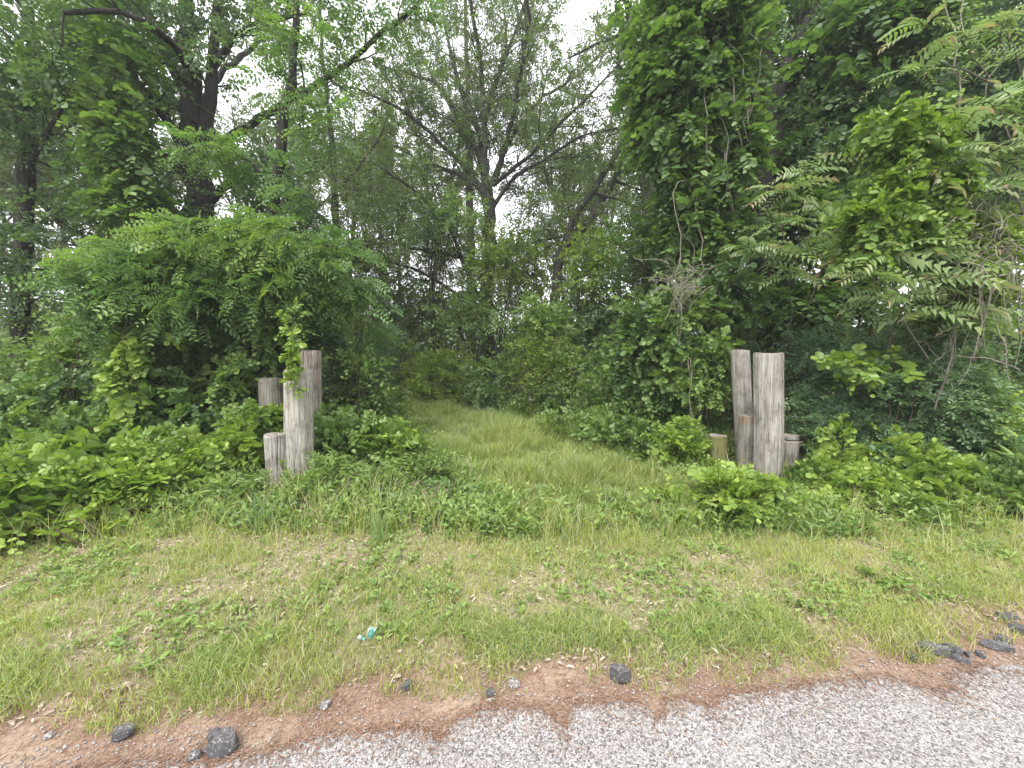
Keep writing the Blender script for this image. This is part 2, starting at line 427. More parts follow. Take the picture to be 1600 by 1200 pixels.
def vergemat():
    m, nt = newmat('needle_strewn_soil'); L = nt.links.new
    tc = N(nt, 'ShaderNodeTexCoord')
    n1 = N(nt, 'ShaderNodeTexNoise', Scale=120.0, Detail=5.0, Roughness=.8); L(tc.outputs['Object'], n1.inputs['Vector'])
    n2 = N(nt, 'ShaderNodeTexNoise', Scale=5.0, Detail=3.0); L(tc.outputs['Object'], n2.inputs['Vector'])
    r1 = ramp(nt, [(.30, (.085, .055, .040)), (.45, (.19, .125, .088)), (.58, (.28, .195, .143)), (.74, (.43, .345, .27))], n1.outputs[0])
    r2 = ramp(nt, [(.42, (1, 1, 1)), (.60, (1.25, 1.3, 1.35))], n2.outputs[0])
    mu = N(nt, 'ShaderNodeMix', data_type='RGBA', blend_type='MULTIPLY'); mu.inputs['Factor'].default_value = 1
    L(r1.outputs[0], mu.inputs['A']); L(r2.outputs[0], mu.inputs['B'])
    p = N(nt, 'ShaderNodeBsdfPrincipled'); p.inputs['Roughness'].default_value = .95; p.inputs['Specular IOR Level'].default_value = .1
    n3 = N(nt, 'ShaderNodeTexNoise', Scale=3.3, Detail=4.0, Distortion=.6); L(tc.outputs['Object'], n3.inputs['Vector'])
    r3 = ramp(nt, [(.52, (0, 0, 0)), (.60, (.8, .8, .8))], n3.outputs[0])
    m3 = N(nt, 'ShaderNodeMix', data_type='RGBA'); L(r3.outputs[0], m3.inputs['Factor']); L(mu.outputs['Result'], m3.inputs['A']); m3.inputs['B'].default_value = (.36, .275, .20, 1); mu = m3
    b = N(nt, 'ShaderNodeBump', Strength=.8, Distance=.008); L(n1.outputs[0], b.inputs['Height']); L(b.outputs[0], p.inputs['Normal'])
    o = N(nt, 'ShaderNodeOutputMaterial'); L(mu.outputs['Result'], p.inputs['Base Color']); L(p.outputs[0], o.inputs[0])
    return m
def asphaltmat(name, dark=0.0, scale=160.0):
    m, nt = newmat(name); L = nt.links.new
    tc = N(nt, 'ShaderNodeTexCoord')
    nw = N(nt, 'ShaderNodeTexNoise', Scale=60.0, Detail=2.0); L(tc.outputs['Object'], nw.inputs['Vector'])
    mxv = N(nt, 'ShaderNodeMix', data_type='RGBA'); mxv.inputs['Factor'].default_value = .012
    L(tc.outputs['Object'], mxv.inputs['A']); L(nw.outputs['Color'], mxv.inputs['B'])
    v = N(nt, 'ShaderNodeTexVoronoi', Scale=scale, Randomness=1.0); L(mxv.outputs['Result'], v.inputs['Vector'])
    v2 = N(nt, 'ShaderNodeTexVoronoi', feature='DISTANCE_TO_EDGE', Scale=scale, Randomness=1.0); L(mxv.outputs['Result'], v2.inputs['Vector'])
    sep = N(nt, 'ShaderNodeSeparateColor'); L(v.outputs['Color'], sep.inputs[0])
    r = ramp(nt, [(0, (.095, .090, .089)), (.14 + dark * .4, (.18, .17, .168)), (.32 + dark * .4, (.27, .258, .254)), (.62 + dark * .25, (.36, .347, .34)), (1, (.52, .51, .495))], sep.outputs[0])
    e = ramp(nt, [(0, (.40 - .3 * dark,) * 3), (.09, (1, 1, 1))], v2.outputs['Distance'])
    n2 = N(nt, 'ShaderNodeTexNoise', Scale=1.7, Detail=5.0); L(tc.outputs['Object'], n2.inputs['Vector'])
    r2 = ramp(nt, [(.35, (.86, .83, .80)), (.62, (1.0, .98, .97))], n2.outputs[0])
    mu = N(nt, 'ShaderNodeMix', data_type='RGBA', blend_type='MULTIPLY'); mu.inputs['Factor'].default_value = 1
    L(r.outputs[0], mu.inputs['A']); L(e.outputs[0], mu.inputs['B'])
    mu2 = N(nt, 'ShaderNodeMix', data_type='RGBA', blend_type='MULTIPLY'); mu2.inputs['Factor'].default_value = 1
    L(mu.outputs['Result'], mu2.inputs['A']); L(r2.outputs[0], mu2.inputs['B'])
    out = mu2.outputs['Result']
    if dark:
        mu3 = N(nt, 'ShaderNodeMix', data_type='RGBA'); 
        v3 = N(nt, 'ShaderNodeTexVoronoi', Scale=scale * 1.0, Randomness=1.0); L(mxv.outputs['Result'], v3.inputs['Vector'])
        s3 = N(nt, 'ShaderNodeSeparateColor'); L(v3.outputs['Color'], s3.inputs[0])
        # pale stones show only on some cells and on the weathered top; the rest is bitumen
        ge = N(nt, 'ShaderNodeNewGeometry'); sz = N(nt, 'ShaderNodeSeparateXYZ'); L(ge.outputs['Normal'], sz.inputs[0])
        mth = N(nt, 'ShaderNodeMath', operation='MULTIPLY_ADD'); L(sz.outputs['Z'], mth.inputs[0]); mth.inputs[1].default_value = .38 * (1 if dark < .9 else .5); L(s3.outputs[1], mth.inputs[2])
        g = ramp(nt, [(.84, (0, 0, 0)), (1.0, (.8, .8, .8))], mth.outputs[0])
        L(g.outputs[0], mu3.inputs['Factor']); mu3.inputs['A'].default_value = (.088, .086, .090, 1); L(out, mu3.inputs['B']); out = mu3.outputs['Result']
    p = N(nt, 'ShaderNodeBsdfPrincipled'); p.inputs['Roughness'].default_value = .85 if not dark else .7; p.inputs['Specular IOR Level'].default_value = .25
    b = N(nt, 'ShaderNodeBump', Strength=.7, Distance=.006); L(v2.outputs['Distance'], b.inputs['Height']); L(b.outputs[0], p.inputs['Normal'])
    o = N(nt, 'ShaderNodeOutputMaterial'); L(out, p.inputs['Base Color']); L(p.outputs[0], o.inputs[0])
    return m
sheet('ground', far_axis(-6, 6, .06, 320), far_axis(-1, 8, .06, 320), gz, groundmat())

def strip(name, far_pts, zf, mat, step=.006, near=-30.0, amp=.03, seed=2, thick=0.0):
    """a sheet from behind the camera to a ragged far edge"""
    A = np.array(sorted(far_pts, key=lambda p: p[0])); xs = np.concatenate([np.linspace(-60, -3.2, 30)[:-1], np.arange(-3.2, 3.6, step), np.linspace(3.6, 60, 30)])
    fy = np.interp(xs, A[:, 0], A[:, 1])
    out = (xs < A[0, 0]) | (xs > A[-1, 0]); fy = np.where(out, edge_smooth(xs), fy)
    fy = fy + amp * (fbm(xs, xs * 0 + seed, .22, seed, 4) - .5) * 2 + amp * .8 * (vn(xs, xs * 0, .04, seed + 4) - .5) + amp * .8 * (vn(xs, xs * 0, .014, seed + 5) - .5)
    rows = [fy, fy - .012, fy - .05, fy - .2, fy - .6, fy * 0 + .0, fy * 0 + near]
    V = []
    for k, r in enumerate(rows):
        z = zf(xs, r) - (thick if k == 0 else 0)
        V.append(np.stack([xs, r, z], -1))
    V = np.concatenate(V); n = len(xs)
    i = np.arange(len(rows) - 1)[:, None]; j = np.arange(n - 1)[None]
    Q = np.stack([i * n + j, (i + 1) * n + j, (i + 1) * n + j + 1, i * n + j + 1], -1).reshape(-1, 4)
    mb = MB(); mb.add(V, Q); return tag(mb.build(name, mat, None, False), kind='structure')
GRASS_EDGE = [G(x, y)[:2] for x, y in [(-900, 1250), (-300, 1160), (0, 1124), (150, 1108), (260, 1092), (330, 1098), (430, 1078), (520, 1064), (620, 1054), (720, 1046), (840, 1040), (940, 1040), (1020, 1050),
              (1120, 1034), (1200, 1024), (1300, 1004), (1400, 1000), (1480, 985), (1600, 952), (1750, 930), (2400, 870)]]
GE = np.array(sorted([tuple(p) for p in GRASS_EDGE]))
def grass_edge(x): return np.interp(x, GE[:, 0], GE[:, 1])
strip('dirt_verge', [(p[0], p[1] + .05) for p in GE], lambda x, y: gz(x, y) + .004, vergemat(), amp=.06, seed=5)
ASPH = asphaltmat('worn_asphalt')
strip('asphalt_road', EDGE, lambda x, y: gz(x, np.minimum(y, edge_smooth(x) - .05)) * 0 + np.maximum(gz(x, y), 0) + .012, ASPH, amp=.03, seed=8, thick=.006)
ROAD_A = np.array(sorted([tuple(p) for p in EDGE]))
def road_edge(x): return np.interp(x, ROAD_A[:, 0], ROAD_A[:, 1])

def scatter_flat(name, P, size, wr, tpl, tone, mat, tilt=.25, lift=.004, kind='stuff'):
    mb = MB(); n = len(P); a = R.uniform(0, 2 * PI, n)
    A = np.stack([np.cos(a), np.sin(a), R.normal(0, tilt, n)], -1); Nn = nrm(UP + R.normal(0, tilt, (n, 3)))
    leaves(mb, P + UP * lift, A, Nn, size, wr, tpl, tone, 0)
    o = mb.build(name, mat); return tag(o, kind=kind)
def groundpts(n, f):
    """n points accepted by f(x, y) -> probability in the wedge in front of the camera"""
    out = []; c = 0
    while c < n:
        y = R.uniform(1.0, 13, n); x = R.uniform(-1, 1, n) * (1.5 * y + .6)
        # even density on the ground
        p = f(x, y) * (1.5 * y + .6) / 20.0
        k = R.uniform(0, 1, n) < p
        out.append(np.stack([x[k], y[k]], -1)); c += k.sum()
        if c == 0 and len(out) > 50: break
    q = np.vstack(out)[:n]; return np.stack([q[:, 0], q[:, 1], gz(q[:, 0], q[:, 1])], -1)
# needles and crumbs over the verge, tongues of them washed onto the road
nd = 26000
P = groundpts(nd, lambda x, y: ((y > road_edge(x) - .02) & (y < grass_edge(x) + .25)) * 6.0 * (.4 + .6 * vn(x, y, .25, 4)))
scatter_flat('pine_needle_litter', P, R.uniform(.008, .035, nd), .10, 'quad', R.beta(2, 2, nd), LM['needle'], .15, .008)
tag(bpy.data.objects['pine_needle_litter'], 'rust brown needles strewn along the crumbling road edge', 'needle litter')
def on_road(x, y):
    d = road_edge(x) - y
    return ((d > -.02) & (d < .9)) * np.exp(-np.abs(d) / .045) * 7 * (vn(x, y, .3, 8) > .4) + ((d > 0) & (d < 1)) * .02
P = groundpts(9000, on_road); P[:, 2] = np.maximum(P[:, 2], 0) + .013
o = scatter_flat('needle_crumbs', P, R.uniform(.006, .03, len(P)), .14, 'quad', R.beta(2, 2.5, len(P)), LM['needle'], .12, .003)
tag(o, 'brown needles and crumbs washed onto the grey asphalt', 'needle litter')
P = groundpts(4200, lambda x, y: ((y > road_edge(x) - .05) & (y < grass_edge(x) + .05)) * 5.0 * np.exp(-np.abs(y - road_edge(x)) / .12) + (y < road_edge(x)) * .10)
mb = MB(); n = len(P); s = .002 + .006 * R.uniform(0, 1, n) ** 2
oct_ = np.array([(1, 0, 0), (0, 1, 0), (-1, 0, 0), (0, -1, 0), (.1, .1, .7)]) 
V = P[:, None] + s[:, None, None] * (oct_[None] * R.uniform(.6, 1.2, (n, 5, 1))) + UP * .012
mb.add(V.reshape(-1, 3), (np.array([(0, 1, 4, 4), (1, 2, 4, 4), (2, 3, 4, 4), (3, 0, 4, 4)])[None] + (np.arange(n) * 5)[:, None, None]).reshape(-1, 4))
def simple(name, c, rough=.8, spec=.2):
    m, nt = newmat(name); p = N(nt, 'ShaderNodeBsdfPrincipled'); p.inputs['Base Color'].default_value = (*c, 1); p.inputs['Roughness'].default_value = rough; p.inputs['Specular IOR Level'].default_value = spec
    n = N(nt, 'ShaderNodeTexNoise', Scale=90.0, Detail=3.0); tc = N(nt, 'ShaderNodeTexCoord'); nt.links.new(tc.outputs['Object'], n.inputs['Vector'])
    r = ramp(nt, [(.3, tuple(x * .6 for x in c)), (.7, tuple(min(1, x * 1.3) for x in c))], n.outputs[0]); nt.links.new(r.outputs[0], p.inputs['Base Color'])
    o = N(nt, 'ShaderNodeOutputMaterial'); nt.links.new(p.outputs[0], o.inputs[0]); return m
tag(mb.build('loose_grit', simple('pale_grit', (.27, .25, .235))), 'pale stone chips loosened from the road surface', 'grit', kind='stuff')

# ------------------------------------------------------------------ lumps of broken asphalt
CH_D = asphaltmat('broken_asphalt_dark', .6, 230.0)
CH_B = asphaltmat('broken_asphalt_black', 1.0, 230.0)
def chunk(px, py, w, h, dpt, label, mat=CH_D, rot=0.0, seed=0, name='asphalt_chunk', flat=.25):
    """px, py = foot of the lump in the photo; w, dpt, h in metres"""
    import bmesh
    rs = np.random.RandomState(seed + 5)
    bm = bmesh.new(); bmesh.ops.create_icosphere(bm, subdivisions=4, radius=.5)
    na = rs.randint(4, 7); aa = np.arange(na) * 2 * PI / na + rs.uniform(-.35, .35, na); pl = [(math.cos(t), math.sin(t), rs.uniform(-.05, .35)) for t in aa]; dd = list(rs.uniform(.26, .40, na))
    pl += [(rs.uniform(-.25, .25), rs.uniform(-.25, .25), 1)]; dd += [rs.uniform(.16, .24)]
    for k in range(3): t = rs.uniform(0, 6.28); pl.append((math.cos(t), math.sin(t), rs.uniform(.6, 1.2))); dd.append(rs.uniform(.30, .38))
    pl = nrm(np.array(pl))
    for v in bm.verts:
        c = np.array(v.co)
        for q, d in zip(pl, dd):
            e = c @ q - d
            if e > 0: c = c - q * e * .985
        nz = (vn([c[0] * 9 + c[2] * 5], [c[1] * 9 - c[2] * 7], 1, seed)[0] - .5) * .05 + (vn([c[0] * 30 + c[2] * 21], [c[1] * 30], 1, seed)[0] - .5) * .03
        c = c * (1 + nz)
        v.co = c
    xs = np.array([v.co[:] for v in bm.verts]); mn, mx = xs.min(0), xs.max(0)
    for v in bm.verts:
        c = (np.array(v.co) - (mn + mx) / 2) / (mx - mn); v.co = (c[0] * w * .82, c[1] * dpt * .9, (c[2] + .34) * h * .88)
    me = bpy.data.meshes.new(name); bm.to_mesh(me); bm.free(); me.materials.append(mat)
    for p in me.polygons: p.use_smooth = False
    o = bpy.data.objects.new(name, me); scene.collection.objects.link(o)
    g = G(px, py); o.location = (g[0], g[1] + dpt * .4, float(gz(g[0], g[1] + dpt * .4)) + .006); o.rotation_euler = (0, 0, rot)
    return tag(o, label, 'asphalt chunk', 'broken pieces of asphalt along the road edge')
chunk(338, 1190, .135, .085, .10, 'largest black asphalt lump at the left road edge, pale stones on its flat top', CH_D, .25, 1)
chunk(299, 1196, .055, .035, .045, 'small dark asphalt crumb leaning against the left end of the largest lump', CH_D, .5, 2)
chunk(330, 1165, .06, .05, .04, 'thin dark asphalt flake standing behind the largest lump at the left', CH_B, .1, 33)
chunk(186, 1163, .085, .060, .06, 'grey fist-sized asphalt lump alone on the brown dirt, far left of the verge', CH_D, .5, 3)
chunk(971, 1074, .125, .085, .09, 'round dark grey asphalt lump against the grass, middle of the verge', CH_D, -.3, 4)
chunk(633, 1083, .06, .045, .05, 'small dark asphalt lump half hidden in the grass edge left of centre', CH_B, .2, 5)
chunk(503, 1114, .06, .032, .05, 'pale grey asphalt piece lying flat on brown needles right of the largest lump', ASPH, .2, 6)
chunk(803, 1079, .075, .028, .06, 'flat pale asphalt scab on the verge between the half hidden lump and the round one', ASPH, -.2, 7)
chunk(765, 1092, .05, .025, .05, 'tiny black asphalt crumb beside the flat pale scab', CH_B, .8, 8)
chunk(72, 1160, .04, .022, .03, 'tiny whitish stone on the brown dirt at the far left edge', ASPH, .2, 9)
chunk(1431, 1037, .06, .050, .05, 'small round black asphalt lump, first on the left of the right-hand cluster', CH_B, .3, 10)
chunk(1466, 1028, .17, .060, .07, 'long wedge-shaped asphalt slab with pale top, biggest in the right-hand cluster', CH_D, -.35, 11)
chunk(1494, 1026, .10, .050, .06, 'dark oval asphalt lump touching the right end of the long wedge-shaped slab', CH_B, -.5, 12)
chunk(1508, 1040, .09, .030, .05, 'crumbled black asphalt heap just below the dark oval lump', CH_B, -.7, 13)
chunk(1519, 1031, .045, .028, .04, 'little black asphalt crumb just right of the crumbled heap', CH_B, .4, 14)
chunk(1537, 1031, .05, .032, .04, 'little angular asphalt crumb between the crumbled heap and the white-topped slab', CH_B, 1.0, 15)
chunk(1567, 1021, .16, .045, .07, 'white-topped flat asphalt slab near the right frame edge', CH_D, -.3, 16)
chunk(1574, 1008, .085, .040, .05, 'black oval asphalt lump lying behind the white-topped slab', CH_B, -.4, 17)
chunk(1582, 973, .12, .050, .06, 'dark asphalt lump highest up in the grass near the right frame edge', CH_B, -.2, 18)
chunk(1602, 994, .10, .050, .07, 'grey asphalt lump cut by the right frame edge', CH_B, -.2, 19)
chunk(1521, 1061, .022, .014, .02, 'black pebble-sized asphalt crumb lying on the road near the right end', CH_B, .2, 20)

# ------------------------------------------------------------------ torn teal wrapper in the grass
def wrapper():
    m, nt = newmat('teal_film'); L = nt.links.new
    a = N(nt, 'ShaderNodeAttribute', attribute_name='tone'); r = ramp(nt, [(.0, (.04, .19, .155)), (.55, (.07, .23, .19)), (.7, (.28, .36, .35))], a.outputs['Fac'])
    p = N(nt, 'ShaderNodeBsdfPrincipled'); p.inputs['Roughness'].default_value = .3; L(r.outputs[0], p.inputs['Base Color']); o = N(nt, 'ShaderNodeOutputMaterial'); L(p.outputs[0], o.inputs[0])
    g = G(578, 1004); z0 = float(gz(g[0], g[1]))
    mb = MB(); u, v = np.meshgrid(np.linspace(0, 1, 9), np.linspace(0, 1, 8)); 
    X = -.028 + .05 * u + .018 * v; Y = .02 * v + .008 * np.sin(u * 9 + v * 5); Z = .03 + .055 * v + .006 * np.sin(u * 14) + .004 * np.cos(v * 17 + u * 4)
    V = np.stack([X, Y, Z], -1).reshape(-1, 3); i = np.arange(7)[:, None]; j = np.arange(8)[None]
    Q = np.stack([i * 9 + j, i * 9 + j + 1, (i + 1) * 9 + j + 1, (i + 1) * 9 + j], -1).reshape(-1, 4)
    t = np.where((v > .82) | (u < .15), 1.0, .3 + .2 * np.sin(u * 20)).ravel(); mb.add(V, Q, t)
    # the torn strip trailing to the left
    X = -.075 + .05 * u; Y = -.01 + .012 * v; Z = .028 + .012 * v + .008 * np.sin(u * 6); V = np.stack([X, Y, Z], -1).reshape(-1, 3)
    mb.add(V, Q, np.where(u < .4, 1.0, .4).ravel())
    o = mb.build('torn_wrapper', m, None, True); o.scale = (.85, .85, .85); o.location = (g[0], g[1], z0)
    tag(o, 'torn teal and white plastic wrapper caught in the grass', 'litter')
wrapper()

# ------------------------------------------------------------------ weathered posts
def postmat(name, lo, mid, hi, streak, red=None, top=None):
    lo, mid, hi = [tuple(x * .84 for x in c) for c in (lo, mid, hi)]
    m, nt = newmat(name); L = nt.links.new
    tc = N(nt, 'ShaderNodeTexCoord'); mp = N(nt, 'ShaderNodeMapping'); mp.inputs['Scale'].default_value = (48, 48, 1.9)
    oi = N(nt, 'ShaderNodeObjectInfo'); va = N(nt, 'ShaderNodeVectorMath', operation='MULTIPLY_ADD'); L(oi.outputs['Location'], va.inputs[0]); va.inputs[1].default_value = (3.7, 5.1, 1); L(tc.outputs['Object'], va.inputs[2])
    L(va.outputs[0], mp.inputs[0])
    n1 = N(nt, 'ShaderNodeTexNoise', Scale=1.0, Detail=7.0, Roughness=.7, Distortion=.6); L(mp.outputs[0], n1.inputs['Vector'])
    mp2 = N(nt, 'ShaderNodeMapping'); mp2.inputs['Scale'].default_value = (11, 11, .9); L(va.outputs[0], mp2.inputs[0])
    n2 = N(nt, 'ShaderNodeTexNoise', Scale=1.0, Detail=3.0); L(mp2.outputs[0], n2.inputs['Vector'])
    mp3 = N(nt, 'ShaderNodeMapping'); mp3.inputs['Scale'].default_value = (140, 140, 4.5); L(va.outputs[0], mp3.inputs[0])
    n3 = N(nt, 'ShaderNodeTexNoise', Scale=1.0, Detail=4.0, Roughness=.7); L(mp3.outputs[0], n3.inputs['Vector'])
    r1 = ramp(nt, [(.30, lo), (.46, mid), (.64, hi)], n1.outputs[0])
    r2 = ramp(nt, [(.40, (1, 1, 1)), (.60, streak)], n2.outputs[0])
    mu = N(nt, 'ShaderNodeMix', data_type='RGBA', blend_type='MULTIPLY'); mu.inputs['Factor'].default_value = 1; L(r1.outputs[0], mu.inputs['A']); L(r2.outputs[0], mu.inputs['B'])
    r3 = ramp(nt, [(.36, (.10, .092, .085)), (.45, (.92, .94, .95)), (.7, (1.12, 1.13, 1.14))], n3.outputs[0])
    mu2 = N(nt, 'ShaderNodeMix', data_type='RGBA', blend_type='MULTIPLY'); mu2.inputs['Factor'].default_value = .85; L(mu.outputs['Result'], mu2.inputs['A']); L(r3.outputs[0], mu2.inputs['B'])
    st = N(nt, 'ShaderNodeTexNoise', Scale=5.0, Detail=5.0, Roughness=.65); L(va.outputs[0], st.inputs['Vector'])
    rs_ = ramp(nt, [(.34, (.52, .50, .45)), (.48, (.95, .94, .92)), (.66, (1.12, 1.10, 1.08))], st.outputs[0])
    kn = N(nt, 'ShaderNodeTexVoronoi', Scale=3.1, Randomness=1.0); L(va.outputs[0], kn.inputs['Vector'])
    rk = ramp(nt, [(.035, (.22, .18, .15)), (.07, (.75, .70, .64)), (.11, (1, 1, 1))], kn.outputs['Distance'])
    mA = N(nt, 'ShaderNodeMix', data_type='RGBA', blend_type='MULTIPLY'); mA.inputs['Factor'].default_value = .8; L(mu2.outputs['Result'], mA.inputs['A']); L(rs_.outputs[0], mA.inputs['B'])
    mB = N(nt, 'ShaderNodeMix', data_type='RGBA', blend_type='MULTIPLY'); mB.inputs['Factor'].default_value = 1; L(mA.outputs['Result'], mB.inputs['A']); L(rk.outputs[0], mB.inputs['B'])
    out = mB.outputs['Result']
    if red:   # a stained side: colour, side (x sign), sharpness
        sx = N(nt, 'ShaderNodeSeparateXYZ'); L(tc.outputs['Object'], sx.inputs[0])
        ma = N(nt, 'ShaderNodeMath', operation='MULTIPLY_ADD'); L(sx.outputs['X'], ma.inputs[0]); ma.inputs[1].default_value = red[1]; L(n2.outputs[0], ma.inputs[2])
        rr = ramp(nt, [(red[2], (0, 0, 0)), (red[2] + .12, (1, 1, 1))], ma.outputs[0]); mm = N(nt, 'ShaderNodeMix', data_type='RGBA', blend_type='MULTIPLY')
        L(rr.outputs[0], mm.inputs['Factor']); L(out, mm.inputs['A']); mm.inputs['B'].default_value = (*red[0], 1); out = mm.outputs['Result']
    if top:   # cut band near the top: colour, height
        sz = N(nt, 'ShaderNodeSeparateXYZ'); L(tc.outputs['Object'], sz.inputs[0])
        gt = N(nt, 'ShaderNodeMath', operation='GREATER_THAN'); L(sz.outputs['Z'], gt.inputs[0]); gt.inputs[1].default_value = top[1]
        mm = N(nt, 'ShaderNodeMix', data_type='RGBA', blend_type='MULTIPLY'); L(gt.outputs[0], mm.inputs['Factor']); L(out, mm.inputs['A']); mm.inputs['B'].default_value = (*top[0], 1); out = mm.outputs['Result']
    p = N(nt, 'ShaderNodeBsdfPrincipled'); p.inputs['Roughness'].default_value = .9; p.inputs['Specular IOR Level'].default_value = .15
    b = N(nt, 'ShaderNodeBump', Strength=.9, Distance=.008); L(n1.outputs[0], b.inputs['Height'])
    b2 = N(nt, 'ShaderNodeBump', Strength=.7, Distance=.004); L(n3.outputs[0], b2.inputs['Height']); L(b.outputs[0], b2.inputs['Normal']); L(b2.outputs[0], p.inputs['Normal'])
    o = N(nt, 'ShaderNodeOutputMaterial'); L(out, p.inputs['Base Color']); L(p.outputs[0], o.inputs[0])
    return m
def endmat():
    m, nt = newmat('end_grain'); L = nt.links.new
    tc = N(nt, 'ShaderNodeTexCoord'); w = N(nt, 'ShaderNodeTexWave', wave_type='RINGS', Scale=18.0, Distortion=2.5, Detail=3.0); w.rings_direction = 'Z'; L(tc.outputs['Object'], w.inputs['Vector'])
    r = ramp(nt, [(.2, (.14, .125, .105)), (.8, (.32, .295, .25))], w.outputs[0]); p = N(nt, 'ShaderNodeBsdfPrincipled'); p.inputs['Roughness'].default_value = .95
    L(r.outputs[0], p.inputs['Base Color']); o = N(nt, 'ShaderNodeOutputMaterial'); L(p.outputs[0], o.inputs[0]); return m
ENDM = endmat()
def post(cx, topy, d, wpx, label, mat, lean=(0, 0), seed=0, groove=None, shave=0, cracks=9, botw=1.0, tilt=0.0):
    """cx, topy, wpx: place of the top in the photograph; d: distance of the axis"""
    t = W(cx, topy, d); r = wpx * d / F / 2 * .985; H = t[2] + .06
    rs = np.random.RandomState(seed); ns, nz = 120, (60 if groove is None else 140)
    th = np.arange(ns) * 2 * PI / ns; z = np.linspace(0, 1, nz)
    TH, Zz = np.meshgrid(th, z); rad = np.full(TH.shape, r) * (1 + (botw - 1) * (1 - Zz))
    rad *= 1 + .02 * np.sin(2 * TH + rs.uniform(0, 6)) + .012 * np.sin(3 * TH + Zz * 2 + rs.uniform(0, 6))
    for k in range(5): rad += r * .010 * np.sin((7 + 5 * k) * TH + rs.uniform(0, 6) + 1.3 * np.sin(Zz * 3 + k))
    for k in range(cracks):
        c0 = rs.uniform(PI, 2 * PI) if k < cracks * .7 else rs.uniform(0, 2 * PI); z0, z1 = sorted(rs.uniform(-.3, 1.3, 2)); dep = rs.uniform(.008, .030)
        wob = c0 + .05 * np.sin(Zz * 6 + k); dd = np.abs((TH - wob + PI) % (2 * PI) - PI)
        rad -= dep * np.exp(-(dd / .035) ** 2) * np.clip(np.minimum((Zz - z0) / .12, (z1 - Zz) / .12), 0, 1)
    if groove is not None: rad -= .022 * np.exp(-(((Zz * H) - (H - groove)) / .008) ** 2)
    if shave:   # weathered shoulder
        rad -= r * shave * np.clip((Zz - .9) / .1, 0, 1) * (np.cos(TH - 1.0) > 0) * .5
    e = (1 - np.clip((Zz - .985) / .015, 0, 1) * .05); rad *= e
    X = rad * np.cos(TH) ; Y = rad * np.sin(TH); Z = Zz * H - .06 * 0
    if groove is not None:   # extra rings where the saw cut runs
        pass
    Z = Z + (Zz ** 8) * tilt * X / r + np.clip((Zz - .96) / .04, 0, 1) * (.005 * np.sin(TH * 2 + seed) + .005 * (vn(TH * 6, TH * 0, 1, seed) - .5) + .004 * (vn(TH * 20, TH * 0, 1, seed) - .5))
    V = np.stack([X + lean[0] * (Zz - 1), Y + lean[1] * (Zz - 1), Z], -1).reshape(-1, 3)
    i = np.arange(nz - 1)[:, None]; j = np.arange(ns)[None]
    Q = np.stack([i * ns + j, i * ns + (j + 1) % ns, (i + 1) * ns + (j + 1) % ns, (i + 1) * ns + j], -1).reshape(-1, 4)
    mb = MB(); mb.add(V, Q, .5, 0)
    ring = V[(nz - 1) * ns:]; c = ring.mean(0); caps = [ring]
    for f in (.8, .5, .2, .02): caps.append(c + (ring - c) * f + np.array((0, 0, 1)) * (rs.normal(0, .003, (ns, 1)) - .004 * (1 - f)))
    C = np.vstack(caps); i = np.arange(4)[:, None]
    Q = np.stack([i * ns + j, i * ns + (j + 1) % ns, (i + 1) * ns + (j + 1) % ns, (i + 1) * ns + j], -1).reshape(-1, 4)
    mb.add(C, Q, .5, 1)
    o = mb.build('wooden_post', [mat, ENDM], None, True)
    o.location = (t[0], t[1], -.06)
    tag(o, label, 'wooden post', 'weathered wooden posts flanking the track')
    return o, t, r
pm_tan = postmat('post_tan_grey', (.23, .215, .19), (.44, .42, .385), (.60, .58, .54), (.90, .87, .78))
pm_grey = postmat('post_grey', (.20, .175, .155), (.38, .35, .32), (.53, .50, .47), (.82, .80, .77))
pm_red = postmat('post_grey_red', (.17, .14, .12), (.35, .30, .27), (.50, .46, .43), (.80, .76, .72), red=((.40, .24, .20), -5.0, 1.0))
pm_dk = postmat('post_dim_grey', (.13, .12, .10), (.25, .235, .20), (.38, .36, .31), (.85, .85, .76))
pm_spl = postmat('post_split', (.20, .17, .15), (.40, .37, .34), (.56, .53, .50), (.85, .82, .80), red=((.34, .24, .20), 6.0, 1.05))
pm_blk = postmat('post_dark_sided', (.15, .13, .12), (.33, .30, .27), (.50, .47, .43), (.80, .76, .73), red=((.20, .17, .16), 5.0, .78), top=((1.0, .88, .72), .76))  # right side darker in patches, warmer band near the top
pm_moss = postmat('post_mossy', (.13, .12, .06), (.26, .24, .13), (.38, .34, .20), (.80, .85, .60))
